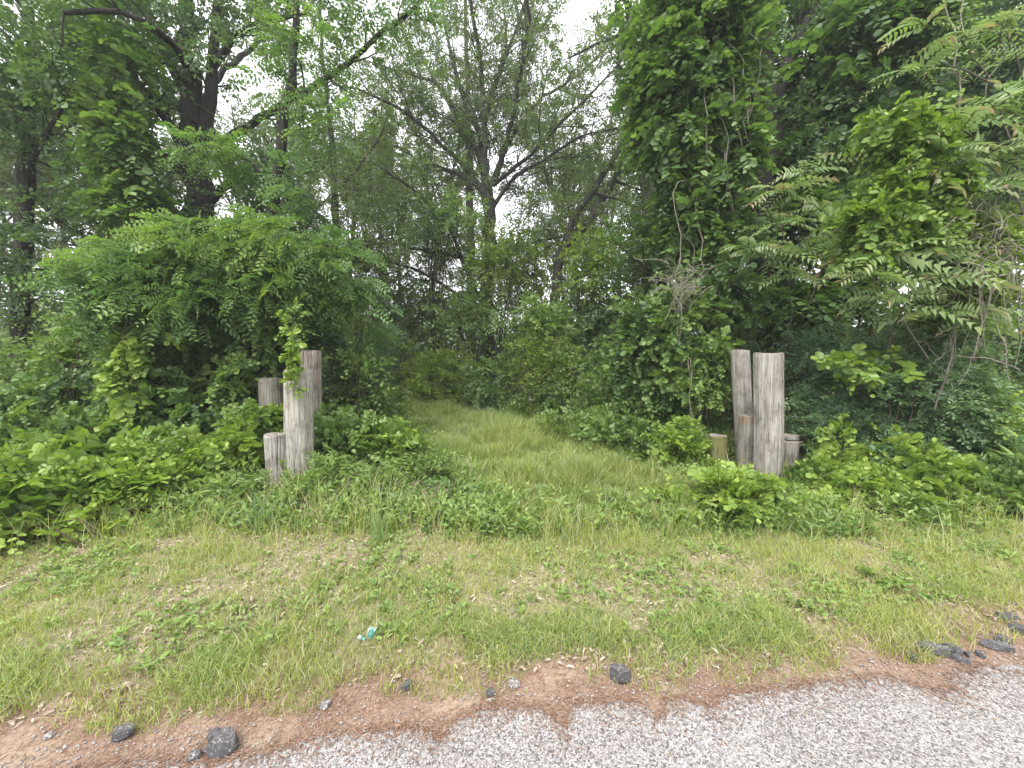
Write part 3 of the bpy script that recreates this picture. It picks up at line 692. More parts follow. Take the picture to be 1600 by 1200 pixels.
POSTS = [
 post(466, 579, 4.25, 41, 'thick pale tan post at the front of the left group, vine over its top', pm_tan, (.04, 0), 1, cracks=12, botw=1.03),
 post(431, 678, 4.15, 33, 'short split post at the front left, right beside the thick tan one', pm_spl, (-.0, 0), 2, cracks=14),
 post(422, 591, 5.1, 34, 'dim grey post behind the short split one, leftmost of the left group', pm_dk, (0, 0), 3),
 post(485.5, 548, 5.1, 30, 'tall post at the back right of the left group with a reddish torn side', pm_red, (.05, 0), 4, cracks=12),
 post(489, 706, 4.75, 20, 'knee-high stub barely showing behind the right side of the thick tan post', pm_tan, (0, 0), 5),
 post(1156, 547, 4.85, 27, 'tall slim grey post leaning left, back left of the right group', pm_grey, (-.15, 0), 6, cracks=10),
 post(1170, 649, 4.6, 27, 'short post with a pale sawn band on top, between the slim and thickest posts', pm_blk, (0.0, 0), 7),
 post(1200.5, 552, 4.3, 41.5, 'thickest post of the right group, smooth silver grey and full height', pm_grey, (-.07, 0), 8, cracks=7),
 post(1234.5, 679, 4.6, 26, 'knee-high post with a sawn groove near its top, right of the thickest post', pm_grey, (0, 0), 9, groove=.062),
 post(1122, 680, 4.9, 27, 'knee-high mossy greenish stub, leftmost of the right group', pm_moss, (0, 0), 10),
]
def clear(cx, d, wpx, ybot, left=0, right=0, pad=3):
    """the air in front of a post, from a height upwards, towards the road"""
    a = W(cx - wpx / 2 - left, ybot, d); b = W(cx + wpx / 2 + right, ybot, d)
    for k in range(6):
        y1 = d - .0 - k * .25; y0 = y1 - .26; f = (y0 + y1) / 2 / d
        ez = CAMZ + (a[2] - CAMZ) * f
        CLEAR.append((a[0] * f - pad * d / F, b[0] * f + pad * d / F, y0, y1 + .02, ez, CAMZ + .35))
clear(464, 4.25, 40, 745); clear(430, 4.15, 26, 765); clear(485, 5.1, 28, 634); clear(422, 5.1, 32, 634)
clear(1157, 4.85, 28, 650); clear(1168, 4.6, 24, 725); clear(1201, 4.3, 42, 742); clear(1235, 4.6, 25, 730); clear(1122, 4.9, 20, 712)
for (o, t, r) in POSTS:   # nothing grows inside the wood
    CLEAR.append((t[0] - r - .04, t[0] + r + .04, t[1] - r * .9, t[1] + r * .9, -1, t[2] + .0))

# ================================================================== TREES
def limb(d, r0, r1, leafy, *pts): return (PL(d, *pts), r0, r1, leafy)
def foot(px, d):
    p = W(px, 700, d); return (px, None, d)
def grounded(l):
    """pull the first point of a trunk to the ground"""
    p = l[0][0]; l[0][0] = np.array((p[0], p[1], float(gz(p[0], p[1])) - .05)); return l

# central tree, limbs fanning from the fork
make_tree('tree', 'large tree at the end of the track, limbs fanning against the white sky', 'tree', [
    grounded(limb(13, .27, .19, 0, (768, 700), (764, 560), (760, 480), (764, 400), (763, 330), (762, 285))),
    limb(13, .13, .03, 1, (762, 290), (757, 200), (755, 130), (745, 60, 12.6), (735, 0, 12.2), (728, -120, 11.6)),
    limb(13, .115, .028, 1, (770, 285), (800, 190, 12.5), (812, 120, 12), (825, 50, 11.6), (822, -20, 11.2), (826, -110, 11)),
    limb(13, .08, .022, 1, (767, 285), (800, 215, 13.4), (840, 160, 13.8), (900, 120, 14.2), (950, 70, 14.5), (1000, 10, 14.8)),
    limb(13, .08, .022, 1, (770, 290), (830, 240, 12.6), (870, 200, 12.2), (920, 150, 11.8), (975, 90, 11.4)),
    limb(13, .10, .022, 1, (761, 312), (742, 280), (720, 255), (690, 225, 12.6), (640, 180, 12.2), (580, 148, 11.8), (520, 132, 11.5)),
    limb(13, .10, .02, 1, (757, 262), (735, 215), (710, 170, 13.4), (680, 130, 13.6), (620, 110, 14), (560, 92, 14.4)),
    limb(13, .12, .02, 1, (757, 225), (738, 180), (720, 140, 13.5), (706, 90, 13.8), (694, 30, 14), (684, -60, 14.2)),
    limb(13, .10, .02, 1, (756, 185), (785, 100, 13.6), (812, 30, 14), (835, -50, 14.5)),
    limb(13, .10, .02, 1, (760, 490), (735, 440, 12.6), (705, 365, 12.2), (670, 320, 11.8), (630, 285, 11.5), (575, 250, 11.2)),
    limb(13, .08, .018, .9, (757, 495), (700, 450, 12.3), (645, 420, 11.8), (590, 408, 11.4), (510, 418, 11)),
    limb(13, .09, .02, .9, (762, 412), (705, 398, 12.8), (640, 387, 12.4), (600, 380, 12), (530, 392, 11.6)),
    limb(13, .08, .022, 1, (764, 335), (805, 275, 12.4), (850, 250, 12), (905, 215, 11.6), (965, 200, 11.3)),
    limb(13, .08, .02, 1, (765, 400), (820, 382, 12.6), (880, 372, 12.2), (930, 390, 12)),
    limb(13, .12, .02, 1, (762, 300), (750, 230, 14), (770, 150, 15), (790, 60, 15.8), (780, -40, 16.5)),
    limb(13, .08, .022, 1, (760, 305), (720, 275), (660, 250, 13.5), (600, 220, 14), (545, 215, 14.5)),
  ], leaf='oak', lsize=.088, nleaf=10, sub=.23, subL=2.4, twig=.165, twigL=.55, tone=.5, wr=.5, up=.05, start=.04, planar=.2, bare=.6)
make_tree('tree', 'slim pale-stemmed tree rising straight up just behind the large fanning tree', 'tree', [
    grounded(limb(14.5, .20, .13, 0, (738, 690), (737, 500), (736, 400), (735, 330), (733, 240))),
    limb(14.5, .13, .03, .6, (733, 240), (731, 150), (728, 60), (725, -80)),
    limb(14.5, .06, .02, .8, (733, 230), (700, 160), (660, 90), (640, 20)),
  ], leaf='oak', lsize=.10, nleaf=8, sub=.5, subL=1.5, tone=.5, bark=BARKL)
make_tree('tree', 'leaning double-stemmed tree right of the large fanning tree, both stems slanting right', 'tree', [
    grounded(limb(11.5, .20, .13, 0, (850, 690), (862, 520), (872, 420), (884, 380))),
    limb(11.5, .13, .04, .8, (872, 420), (895, 345), (925, 300), (955, 255), (990, 190), (1020, 120)),
    limb(11.5, .13, .04, .8, (884, 385), (918, 345), (960, 282), (1000, 243), (1050, 215), (1110, 160)),
    limb(11.5, .05, .02, 1, (926, 300), (985, 320, 11), (1030, 345, 10.6)),
    limb(11.5, .05, .02, 1, (900, 350), (860, 300, 12), (850, 230, 12.5)),
    limb(11.5, .05, .02, 1, (960, 282), (1010, 300, 12), (1060, 330, 12.5)),
  ], leaf='oak', lsize=.10, nleaf=8, sub=.4, subL=1.4, tone=.5)
make_tree('tree', 'broad dark tree on the left, thick forked trunk seen between its leaves', 'tree', [
    grounded(limb(8, .34, .22, 0, (318, 700), (313, 520), (311, 350), (306, 250), (303, 200))),
    limb(8, .20, .08, .9, (303, 200), (297, 110), (292, 40), (286, -110)),
    limb(8, .14, .06, .9, (314, 235), (330, 130), (335, 50), (345, -70, 7.6)),
    limb(8, .10, .04, 1, (300, 160), (268, 105), (245, 55), (225, -20)),
    limb(8, .08, .03, 1, (328, 110), (365, 60), (410, 32), (480, 22)),
    limb(8, .11, .03, 1, (303, 260), (262, 190), (225, 140, 7.6), (175, 90, 7.2), (120, 10, 7)),
    limb(8, .085, .03, .9, (314, 235), (370, 208, 7.8), (430, 172, 7.4), (500, 130, 7), (570, 75, 6.7), (650, 10, 6.4)),
    limb(8, .09, .03, 1, (312, 330), (365, 285), (425, 262, 7.6), (480, 270, 7.2)),
    limb(8, .09, .03, 1, (303, 280), (240, 230), (190, 205), (120, 190, 8.5)),
    limb(8, .09, .03, 1, (311, 350), (250, 320, 7.5), (180, 300, 7), (110, 290, 6.6)),
    limb(8, .09, .03, 1, (306, 200), (260, 140, 9), (210, 60, 10), (170, -20, 11)),
    limb(8, .09, .03, 1, (306, 200), (340, 120, 9), (400, 70, 10), (440, 0, 11)),
    limb(8, .07, .03, 1, (303, 120), (260, 60, 6.8), (190, 20, 6), (100, 20, 5.6)),
    limb(8, .07, .03, 1, (311, 380), (360, 370, 7.4), (440, 330, 7)),
  ], leaf='dark', lsize=.085, nleaf=9, sub=.34, subL=1.35, twig=.13, twigL=.34, tone=.5, start=.25, wr=.62, bare=.7,
  clumps=[px_mass(190, 60, 7.8, 85, 100, 1.0, 420, size=.08, tone=.5, tpl='quad', holes=.42), px_mass(215, 320, 7.0, 75, 70, .9, 420, size=.075, tone=.4, tpl='quad', holes=.32), px_mass(160, 200, 7.6, 80, 70, .9, 300, size=.08, tone=.45, tpl='quad', holes=.42),
          px_mass(420, 345, 7.4, 90, 45, .8, 300, size=.075, tone=.4, tpl='quad', holes=.4), px_mass(80, 60, 6.5, 110, 80, .9, 380, size=.08, tone=.55, tpl='quad', holes=.45), px_mass(310, 420, 9.2, 110, 60, .8, 300, size=.085, tone=.4, tpl='quad', holes=.35),
          px_mass(420, 10, 7.4, 130, 40, .9, 330, size=.08, tone=.5, tpl='quad', holes=.42), px_mass(230, 20, 7.0, 60, 40, .8, 160, size=.08, tone=.5, tpl='quad', holes=.45), px_mass(440, 230, 7.6, 60, 40, .7, 130, size=.08, tone=.45, tpl='quad', holes=.45)])
make_tree('tree', 'straight dark-stemmed tree close to the left frame edge', 'tree', [
    grounded(limb(7, .13, .12, 0, (28, 700), (33, 500), (38, 330), (40, 260))),
    limb(7, .11, .05, .9, (40, 260), (44, 160), (50, 60), (46, -80)),
    limb(7, .05, .02, 1, (42, 300), (90, 345), (150, 380, 7.4), (200, 410, 8)),
    limb(7, .06, .02, 1, (42, 230), (10, 150), (-60, 90)),
    limb(7, .06, .02, 1, (46, 150), (90, 100), (140, 70)),
    limb(7, .05, .02, 1, (36, 420), (-20, 380), (-90, 360)),
    limb(7, .05, .02, 1, (40, 260), (80, 200, 6.4), (100, 150, 6)),
  ], leaf='dark', lsize=.08, nleaf=9, sub=.28, subL=1.2, twig=.09, twigL=.32, tone=.55, start=.1, wr=.6,
  clumps=[px_mass(20, 180, 6.6, 90, 90, .8, 420, size=.075, tpl='quad', tone=.5, holes=.42), px_mass(20, 400, 6.3, 70, 60, .8, 300, size=.075, tpl='quad', tone=.55, holes=.4), px_mass(60, 480, 7.2, 80, 50, .8, 260, size=.07, tpl='quad', tone=.6, holes=.4)])
make_tree('tree', 'thin leaning tree between the left frame edge and the broad dark tree', 'tree', [
    grounded(limb(9, .10, .08, 0, (200, 700), (185, 520), (176, 400), (158, 320))),
    limb(9, .08, .03, 1, (158, 320), (146, 220), (132, 110), (115, 0), (100, -80)),
    limb(9, .05, .02, 1, (176, 400), (165, 330), (130, 270), (90, 230)),
    limb(9, .05, .02, 1, (150, 250), (190, 180), (210, 120)),
  ], leaf='oak', lsize=.085, nleaf=8, sub=.35, subL=1.2, twig=.11, twigL=.34, tone=.45)
def compound(mb, P, D, L, npair, size, wr, tone, tiptone=None, droop=.5, mat=0, stem=1, tpl='quad', sw=.003, fwd=.35, tjit=.08, roll=.75):
    sprays(mb, P, D, L, npair * 2, size, wr, tpl, droop, .93, tone, tjit, mat, stem=stem, stem_w=sw, tiptone=tiptone, fwd=fwd, roll=roll)
def compound_mass(mb, c, rad, n, L=.28, npair=7, size=.045, wr=.42, tone=.5, droop=.4, holes=.3, toneamp=.35, shell=.5, flat=.25, tpl='quad', out=.9):
    c = np.asarray(c, float); rad = np.asarray(rad, float)
    u = nrm(R.normal(0, 1, (n, 3))); r = R.uniform(0, 1, n) ** shell; P = c + u * r[:, None] * rad
    h = vn(P[:, 0] + P[:, 1] * .7, P[:, 2] * 1.6 - P[:, 1] * .5, .4, int(abs(c[0] * 37 + c[2] * 91)) % 997); k = h > holes; P, u, h = P[k], u[k], h[k]
    D = nrm(u * (out, out, out * .5) + R.normal(0, .45, P.shape) * (1, 1, flat)); compound(mb, P, D, L * R.uniform(.6, 1.3, len(P)), npair, size, wr, tone + (h - .6) * toneamp, droop=droop, tpl=tpl)
def pm(px, py, d, hw, hh, dd): return W(px, py, d), (hw * d / F, dd, hh * d / F)
def locust_extra(cr):
    for (x, y, d, hw, hh, dd, n, t) in [(225, 440, 4.9, 95, 52, .6, 420, .55), (330, 395, 5.1, 95, 42, .6, 380, .62), (440, 380, 5.2, 90, 42, .6, 380, .62), (520, 420, 5.4, 60, 50, .5, 240, .5),
                                        (160, 470, 4.9, 50, 35, .5, 160, .5), (300, 470, 5.0, 90, 42, .6, 360, .55), (410, 450, 5.2, 80, 40, .6, 280, .5), (250, 510, 5.2, 90, 30, .6, 240, .4),
                                        (400, 258, 6.0, 80, 20, .5, 110, .42), (320, 236, 5.8, 50, 16, .5, 60, .45), (480, 300, 5.8, 45, 30, .5, 90, .45), (510, 190, 6, 50, 45, .6, 100, .42),
                                        (480, 90, 6, 60, 40, .7, 90, .42), (600, 10, 6, 80, 25, .7, 90, .4), (560, 490, 5.8, 50, 40, .5, 170, .4), (440, 150, 6.0, 30, 25, .5, 30, .4)]:
        c, r = pm(x, y, d, hw, hh, dd); compound_mass(cr, c, r, int(n * 1.9), L=.33, size=.064, wr=.5, tone=t + .08, toneamp=.7, tpl='quad' if d > 5.5 else 'fold')
make_tree('locust_tree', 'slender leaning tree behind the left posts with a bright canopy of feathery compound leaves', 'tree', [
    grounded(limb(5.9, .12, .085, 0, (382, 760), (386, 650), (402, 520), (408, 420), (428, 320))),
    limb(5.9, .085, .04, .35, (428, 320), (440, 220), (455, 130), (462, 40), (470, -60)),
    limb(5.9, .05, .02, .5, (402, 500), (350, 440, 5.4), (290, 410, 5.1), (210, 430, 4.9)),
    limb(5.9, .05, .02, .5, (412, 400), (470, 370, 5.5), (530, 400, 5.4)),
    limb(5.9, .04, .02, .5, (428, 320), (400, 260), (340, 230)),
  ], leaf='locust', lsize=.05, nleaf=14, planar=.95, wr=.42, sub=.5, subL=.8, twig=.12, twigL=.3, tone=.45, extra=locust_extra)
make_tree('tree', 'thin bare-stemmed tree standing between the broad dark tree and the track', 'tree', [
    grounded(limb(12, .14, .10, 0, (533, 700), (528, 500), (525, 400), (523, 280))),
    limb(12, .10, .03, .8, (523, 280), (515, 190), (505, 90), (500, -20)),
    limb(12, .05, .02, 1, (525, 360), (480, 320), (440, 310)), limb(12, .05, .02, 1, (523, 300), (570, 250), (600, 200)),
    limb(12, .05, .02, 1, (526, 440), (570, 390), (620, 370)),
  ], leaf='oak', lsize=.10, nleaf=8, sub=.4, subL=1.4, tone=.5, twig=.13)
# right side
make_tree('tree', 'big dark trunk right of the track, climbing vines hanging all over its crown', 'tree', [
    grounded(limb(7, .36, .27, 0, (1222, 700), (1214, 520), (1205, 420), (1198, 300), (1194, 200))),
    limb(7, .24, .10, .8, (1194, 200), (1190, 100), (1186, 0), (1180, -120)),
    limb(7, .15, .05, .8, (1200, 180), (1235, 90), (1275, 10), (1310, -80)),
    limb(7, .10, .03, .9, (1198, 320), (1150, 260, 6.8), (1110, 180, 6.6), (1080, 60, 6.5)),
    limb(7, .10, .03, .9, (1202, 350), (1260, 300, 6.8), (1330, 220, 6.6), (1400, 120, 6.5)),
    limb(7, .08, .03, .9, (1196, 250), (1230, 200, 8), (1300, 130, 9), (1350, 60, 10)),
    limb(7, .08, .03, .9, (1194, 200), (1150, 120, 8), (1100, 60, 8.6)),
    limb(7, .07, .03, .9, (1205, 410), (1280, 400, 7.4), (1360, 390, 7.8)),
  ], leaf='dark', lsize=.085, nleaf=9, sub=.26, subL=1.3, twig=.09, twigL=.33, tone=.45, start=.12, wr=.66,
  clumps=[px_mass(1330, 80, 7.2, 100, 110, 1.0, 620, size=.085, tpl='quad', tone=.42, holes=.25), px_mass(1280, 250, 7.0, 110, 80, .9, 620, size=.085, tpl='quad', tone=.42, holes=.3),
          px_mass(1400, 180, 7.6, 110, 120, 1.0, 700, size=.085, tpl='quad', tone=.4, holes=.28), px_mass(1200, 40, 7.8, 90, 80, .9, 420, size=.085, tpl='quad', tone=.4, holes=.3)])
make_tree('tree', 'bent thin tree draped in leaves left of the slim leaning right-hand post', 'tree', [
    grounded(limb(6.6, .10, .08, 0, (1075, 720), (1062, 600), (1060, 480), (1072, 400), (1052, 320))),
    limb(6.6, .08, .03, .9, (1052, 320), (1020, 260), (1005, 180), (990, 90), (978, -20)),
    limb(6.6, .05, .02, 1, (1060, 360), (1100, 300), (1120, 220)),
    limb(6.6, .04, .02, 1, (1060, 470), (1020, 430), (985, 400)),
  ], leaf='vine', lsize=.07, nleaf=8, sub=.25, subL=.9, twig=.09, twigL=.28, tone=.35, wr=.75, start=.1)
make_tree('tree', 'thin twin-stemmed tree top right of centre, its bare limb reaching left', 'tree', [
    grounded(limb(10, .16, .12, 0, (1010, 700), (1012, 500), (1010, 330), (1004, 200))),
    limb(10, .12, .05, .7, (1004, 200), (998, 120), (985, 50), (972, -60)),
    limb(10, .08, .03, .7, (1004, 160), (1020, 80), (1030, 0), (1036, -60)),
    limb(10, .07, .02, .6, (1060, 28), (1000, 42), (930, 70), (890, 90)),
  ], leaf='oak', lsize=.10, nleaf=8, sub=.45, subL=1.3, tone=.45)
make_tree('tree', 'leafy dark tree filling the top right corner behind the red-tinged fronds', 'tree', [
    grounded(limb(8, .24, .18, 0, (1530, 700), (1525, 500), (1520, 350), (1515, 230))),
    limb(8, .18, .07, .9, (1515, 230), (1500, 100), (1490, -20), (1480, -100)),
    limb(8, .10, .03, 1, (1518, 280), (1570, 180), (1620, 80), (1680, 0)),
    limb(8, .10, .03, 1, (1518, 320), (1460, 250), (1410, 180), (1370, 90)),
    limb(8, .08, .03, 1, (1520, 350), (1600, 310), (1680, 290)),
    limb(8, .08, .03, 1, (1522, 400), (1450, 380), (1390, 350)),
  ], leaf='dark', lsize=.09, nleaf=9, sub=.27, subL=1.4, twig=.1, twigL=.36, tone=.42, start=.1, wr=.62,
  clumps=[px_mass(1500, 60, 7.6, 120, 110, 1.0, 900, size=.09, tpl='quad', tone=.4, holes=.25), px_mass(1580, 200, 7.4, 90, 130, .9, 700, size=.09, tpl='quad', tone=.42, holes=.25), px_mass(1420, 330, 7.4, 120, 90, .9, 620, size=.08, tpl='quad', tone=.42, holes=.28)])

# trees beyond, each with its own crown
BG = [  # px, d, height px of the crown centre, half-width px, leaf, tone, lean, label
 (-40, 15, 330, 'thin tree beyond the far left frame edge, only its twigs showing'),
 (110, 17, 300, 'distant slim tree showing through the gap at the left'),
 (255, 19, 330, 'distant tree half hidden by the broad dark tree'),
 (395, 16, 330, 'distant tree behind the slender leaning locust'),
 (470, 22, 350, 'faraway thin tree left of the bare-stemmed one'),
 (590, 20, 340, 'faraway tree left of the track, pale through the sky gap'),
 (672, 18, 400, 'slim dark-stemmed young tree just left of the large fanning tree'),
 (905, 19, 350, 'distant tree behind the leaning double-stemmed tree'),
 (960, 23, 380, 'faraway tree in the gap right of the leaning double stem'),
 (1070, 16, 330, 'distant tree behind the bent vine-draped tree'),
 (1130, 20, 340, 'distant tree behind the slim leaning post'),
 (1290, 15, 330, 'distant tree right behind the big vine-hung trunk'),
 (1400, 18, 350, 'distant tree behind the bright round-leaved vine'),
 (1640, 14, 330, 'tree beyond the right frame edge with twigs reaching in'),
 (40, 12, 300, 'distant tree between the left frame edge trunk and the sky gap'),
 (190, 13, 300, 'distant tree right behind the column of climbing vine leaves'),
 (620, 26, 300, 'faint faraway tree above the left side of the track end'),
 (545, 17, 300, 'distant leafy tree right of the thin bare-stemmed one'),
 (1010, 18, 300, 'distant tree behind the thin twin-stemmed tree'),
 (1220, 17, 300, 'distant tree hidden behind the big dark vine-hung trunk'),
 (1500, 16, 300, 'distant tree behind the leafy tree in the top right corner'),
]
for k, (px, d, cy, lab) in enumerate(BG):
    rs = R.uniform; j = lambda a: R.uniform(-a, a)
    s = 13.0 / d
    tr = grounded(limb(d, .13 + .05 * rs(), .08, 0, (px, 640), (px + j(8), 520), (px + j(12), 420), (px + j(16), 340)))
    e = tr[0][-1]; ls = [tr]
    for q in range(9):
        a = q * 1.05 + rs(0, 1); up_ = rs(2.2, 4.8) if q < 6 else rs(.3, 2.0); ou = rs(1.0, 3.0)
        m = e + np.array((math.cos(a) * ou * .5, math.sin(a) * ou * .5, up_ * .5)); f = e + np.array((math.cos(a) * ou, math.sin(a) * ou, up_ * 1.1))
        st = tr[0][-1] if q < 4 else (tr[0][-2] * .5 + e * .5 if q < 7 else tr[0][-2])
        if q > 5: m = m - (e - st) * 1.0; f = f - (e - st) * 1.0
        ls.append(([st, m, f], .06, .02, .85))
    make_tree('tree', lab, 'tree', ls, leaf='far', lsize=.125, nleaf=8, sub=.36, subL=1.7, twig=.14, twigL=.5, tone=.35 + .3 * rs(0, 1), group='trees beyond the thicket', start=.1)

# ================================================================== SHRUBS, BRAMBLES, VINES
def plant(name, label, cat, base, clumps, leaf, group=None, stems=14, bark=STEM, extra=None, sr=.009, leafname='foliage', sw=None):
    bx, by = base[0], base[1]; bz = float(gz(bx, by))
    root = empty(name, (bx, by, bz), label, cat, group)
    fb = MB(); sb = MB()
    for c in clumps:
        if callable(c): c(fb); continue
        mass(fb, *c[0], **c[1])
    if extra: extra(fb, sb)
    for k in range(stems):
        cc = [c for c in clumps if not callable(c)]
        if not cc: break
        c = cc[R.randint(len(cc))][0]; tgt = np.array(c[0]) + nrm(R.normal(0, 1, 3)) * np.array(c[1]) * R.uniform(.3, 1.0)
        s = np.array((bx, by, 0.0)) if stems < 8 else np.array((bx + R.normal(0, .12) + (tgt[0] - bx) * .28, by + R.normal(0, .12) + (tgt[1] - by) * .28, 0)); s[2] = float(gz(s[0], s[1])) - .02
        tgt[2] = max(tgt[2], s[2] + .15)
        mid = (s + tgt) / 2 + np.array((0, 0, .18 * np.linalg.norm(tgt - s))) + R.normal(0, .06, 3)
        tube(sb, smooth_poly([s, mid, tgt], .15, .012), np.linspace(sr, sr * .35, len(smooth_poly([s, mid, tgt], .15, 0))), 5)
    if sb.n: sb.build('stems', bark, root, True)
    if fb.n: fb.build(leafname, [LM[leaf], TWIG], root)
    return root
def gb(px, d):
    p = W(px, 600, d); return (p[0], d)
# left bramble bank
BR = dict(L=.34, nleaf=10, size=.060, wr=.88, tpl='round', droop=.35, tone=.5, shell=.42, tiptone=.12, toneamp=.8, upb=.3, holes=.2, planar=.45)
def br(**k): d = dict(BR); d.update(k); return d
left = [
 (40, 800, 3.3, 90, 60, .5, 560, 'bright', .38, 'bramble mound at the far left frame edge reaching down to the grass'),
 (150, 795, 3.6, 90, 55, .5, 560, 'bright', .42, 'bright bramble mound second from the left edge along the grass'),
 (255, 770, 3.9, 80, 60, .5, 560, 'bright', .5, 'yellow-green bramble mound between the left edge and the left posts'),
 (345, 745, 4.3, 70, 62, .45, 480, 'bright', .4, 'leafy bramble mound touching the short split left post'),
 (60, 700, 4.6, 110, 50, .6, 560, 'vine', .55, 'taller darker bramble behind the mounds at the far left'),
 (200, 690, 4.9, 100, 52, .6, 560, 'vine', .55, 'taller darker bramble behind the yellow-green mound'),
 (310, 665, 5.3, 80, 62, .6, 460, 'vine', .5, 'dark bramble behind the dim grey left post'),
]
for (x, y, d, hw, hh, dd, n, lf, t, lab) in left:
    plant('bramble', lab, 'bramble', gb(x, d), [px_mass(x, y, d, hw, hh, dd, int(n * 1.15), **br(tone=t)), px_mass(x + R.uniform(-30, 30), y + hh * .65, d - .25, hw * .8, hh * .5, dd * .8, n // 3, **br(tone=t + .1, L=.25))], lf, 'brambles on the left bank', stems=22)
plant('bramble', 'leafy shoots crowding the left side of the left posts', 'bramble', gb(395, 4.5), [px_mass(398, 700, 4.5, 24, 58, .25, 190, **br(size=.055, tone=.55, L=.2)), px_mass(425, 655, 4.7, 26, 18, .2, 110, **br(size=.05, tone=.6, L=.18)), px_mass(440, 670, 4.75, 12, 22, .15, 30, **br(size=.05, tone=.5, L=.16))], 'bright', stems=14)
CL_KEEP = list(CLEAR); CLEAR.clear()
plant('climbing_vine', 'small vine trailing down over the top of the thick tan post', 'vine', gb(452, 4.45),
   [lambda fb: [mass(fb, W(452 + k * 1.2 + 4 * math.sin(k), 520 + k * 12, 4.04), (.035, .03, .05), 7, L=.07, nleaf=5, size=.055, wr=.75, tone=.6, holes=.0) for k in range(8)], px_mass(458, 498, 4.5, 10, 34, .12, 16, **br(size=.055, tone=.4, L=.2))], 'bright', stems=0,
   extra=lambda fb, sb: (tube(sb, smooth_poly([W(470, 640, 4.6), W(474, 540, 4.45), W(462, 505, 4.2), W(452, 570, 4.03), W(460, 615, 4.03)], .06, .005), .004, 5)))
CLEAR.extend(CL_KEEP)
plant('weed_clump', 'pale leafy shoots in front of the foot of the thick tan post', 'weed', gb(462, 3.95), [px_mass(455, 770, 3.95, 52, 34, .25, 300, L=.2, nleaf=9, size=.05, wr=.4, tone=.6, tpl='lance', upb=1.2, holes=.15, planar=.4)], 'weed', stems=14)
plant('weed_clump', 'pale leafy shoots right of the foot of the left posts, by the track', 'weed', gb(560, 4.1), [px_mass(560, 772, 4.1, 70, 30, .3, 380, L=.2, nleaf=9, size=.055, wr=.42, tone=.6, tpl='lance', upb=1.1, holes=.15, planar=.4)], 'weed', stems=14)
plant('weed_clump', 'low leafy shoots beside the track where it narrows on the left', 'weed', gb(680, 4.8), [px_mass(670, 742, 4.8, 65, 28, .35, 340, L=.2, nleaf=9, size=.055, wr=.5, tone=.6, tpl='fold', upb=.9, holes=.2, planar=.4)], 'weed', stems=14)
# right of left posts
for (x, y, d, hw, hh, dd, n, lf, t, lab) in [
 (545, 715, 4.9, 55, 60, .45, 520, 'vine', .68, 'rounded leafy bush directly right of the left posts'),
 (620, 725, 5.2, 50, 42, .45, 360, 'bright', .4, 'lower leafy bush between the rounded bush and the track'),
 (560, 650, 6.2, 55, 45, .5, 340, 'vine', .5, 'shaded bush behind the rounded bush right of the left posts'),
 (600, 668, 8.2, 35, 24, .5, 200, 'vine', .55, 'small shaded bush at the left side of the track, far end')]:
    plant('bush', lab, 'bush', gb(x, d), [px_mass(x, y, d, hw, hh, dd, n, **br(tone=t))], lf, 'bushes between the left posts and the track', stems=14)
def feather(fb): 
    for (x, y, hw, hh, n) in [(520, 560, 45, 45, 260), (560, 590, 40, 40, 200), (500, 520, 30, 25, 90), (575, 550, 30, 25, 90)]:
        c, r = pm(x, y, 6.3, hw, hh, .5); compound_mass(fb, c, r, n * 2, L=.3, npair=9, size=.045, wr=.3, tone=.45, droop=.7, holes=.2)
plant('shrub', 'feathery blue-green shrub drooping just right of the reddish left post', 'shrub', gb(535, 6.3), [feather], 'blue', stems=0,
   extra=lambda fb, sb: [tube(sb, smooth_poly([np.array((gb(535, 6.3)[0] + R.normal(0, .1), 6.3, 0)), W(530 + R.uniform(-30, 30), 620, 6.3), W(540 + R.uniform(-50, 50), 550 + R.uniform(-30, 30), 6.2)], .2, .02), .01, 5) for _ in range(9)])
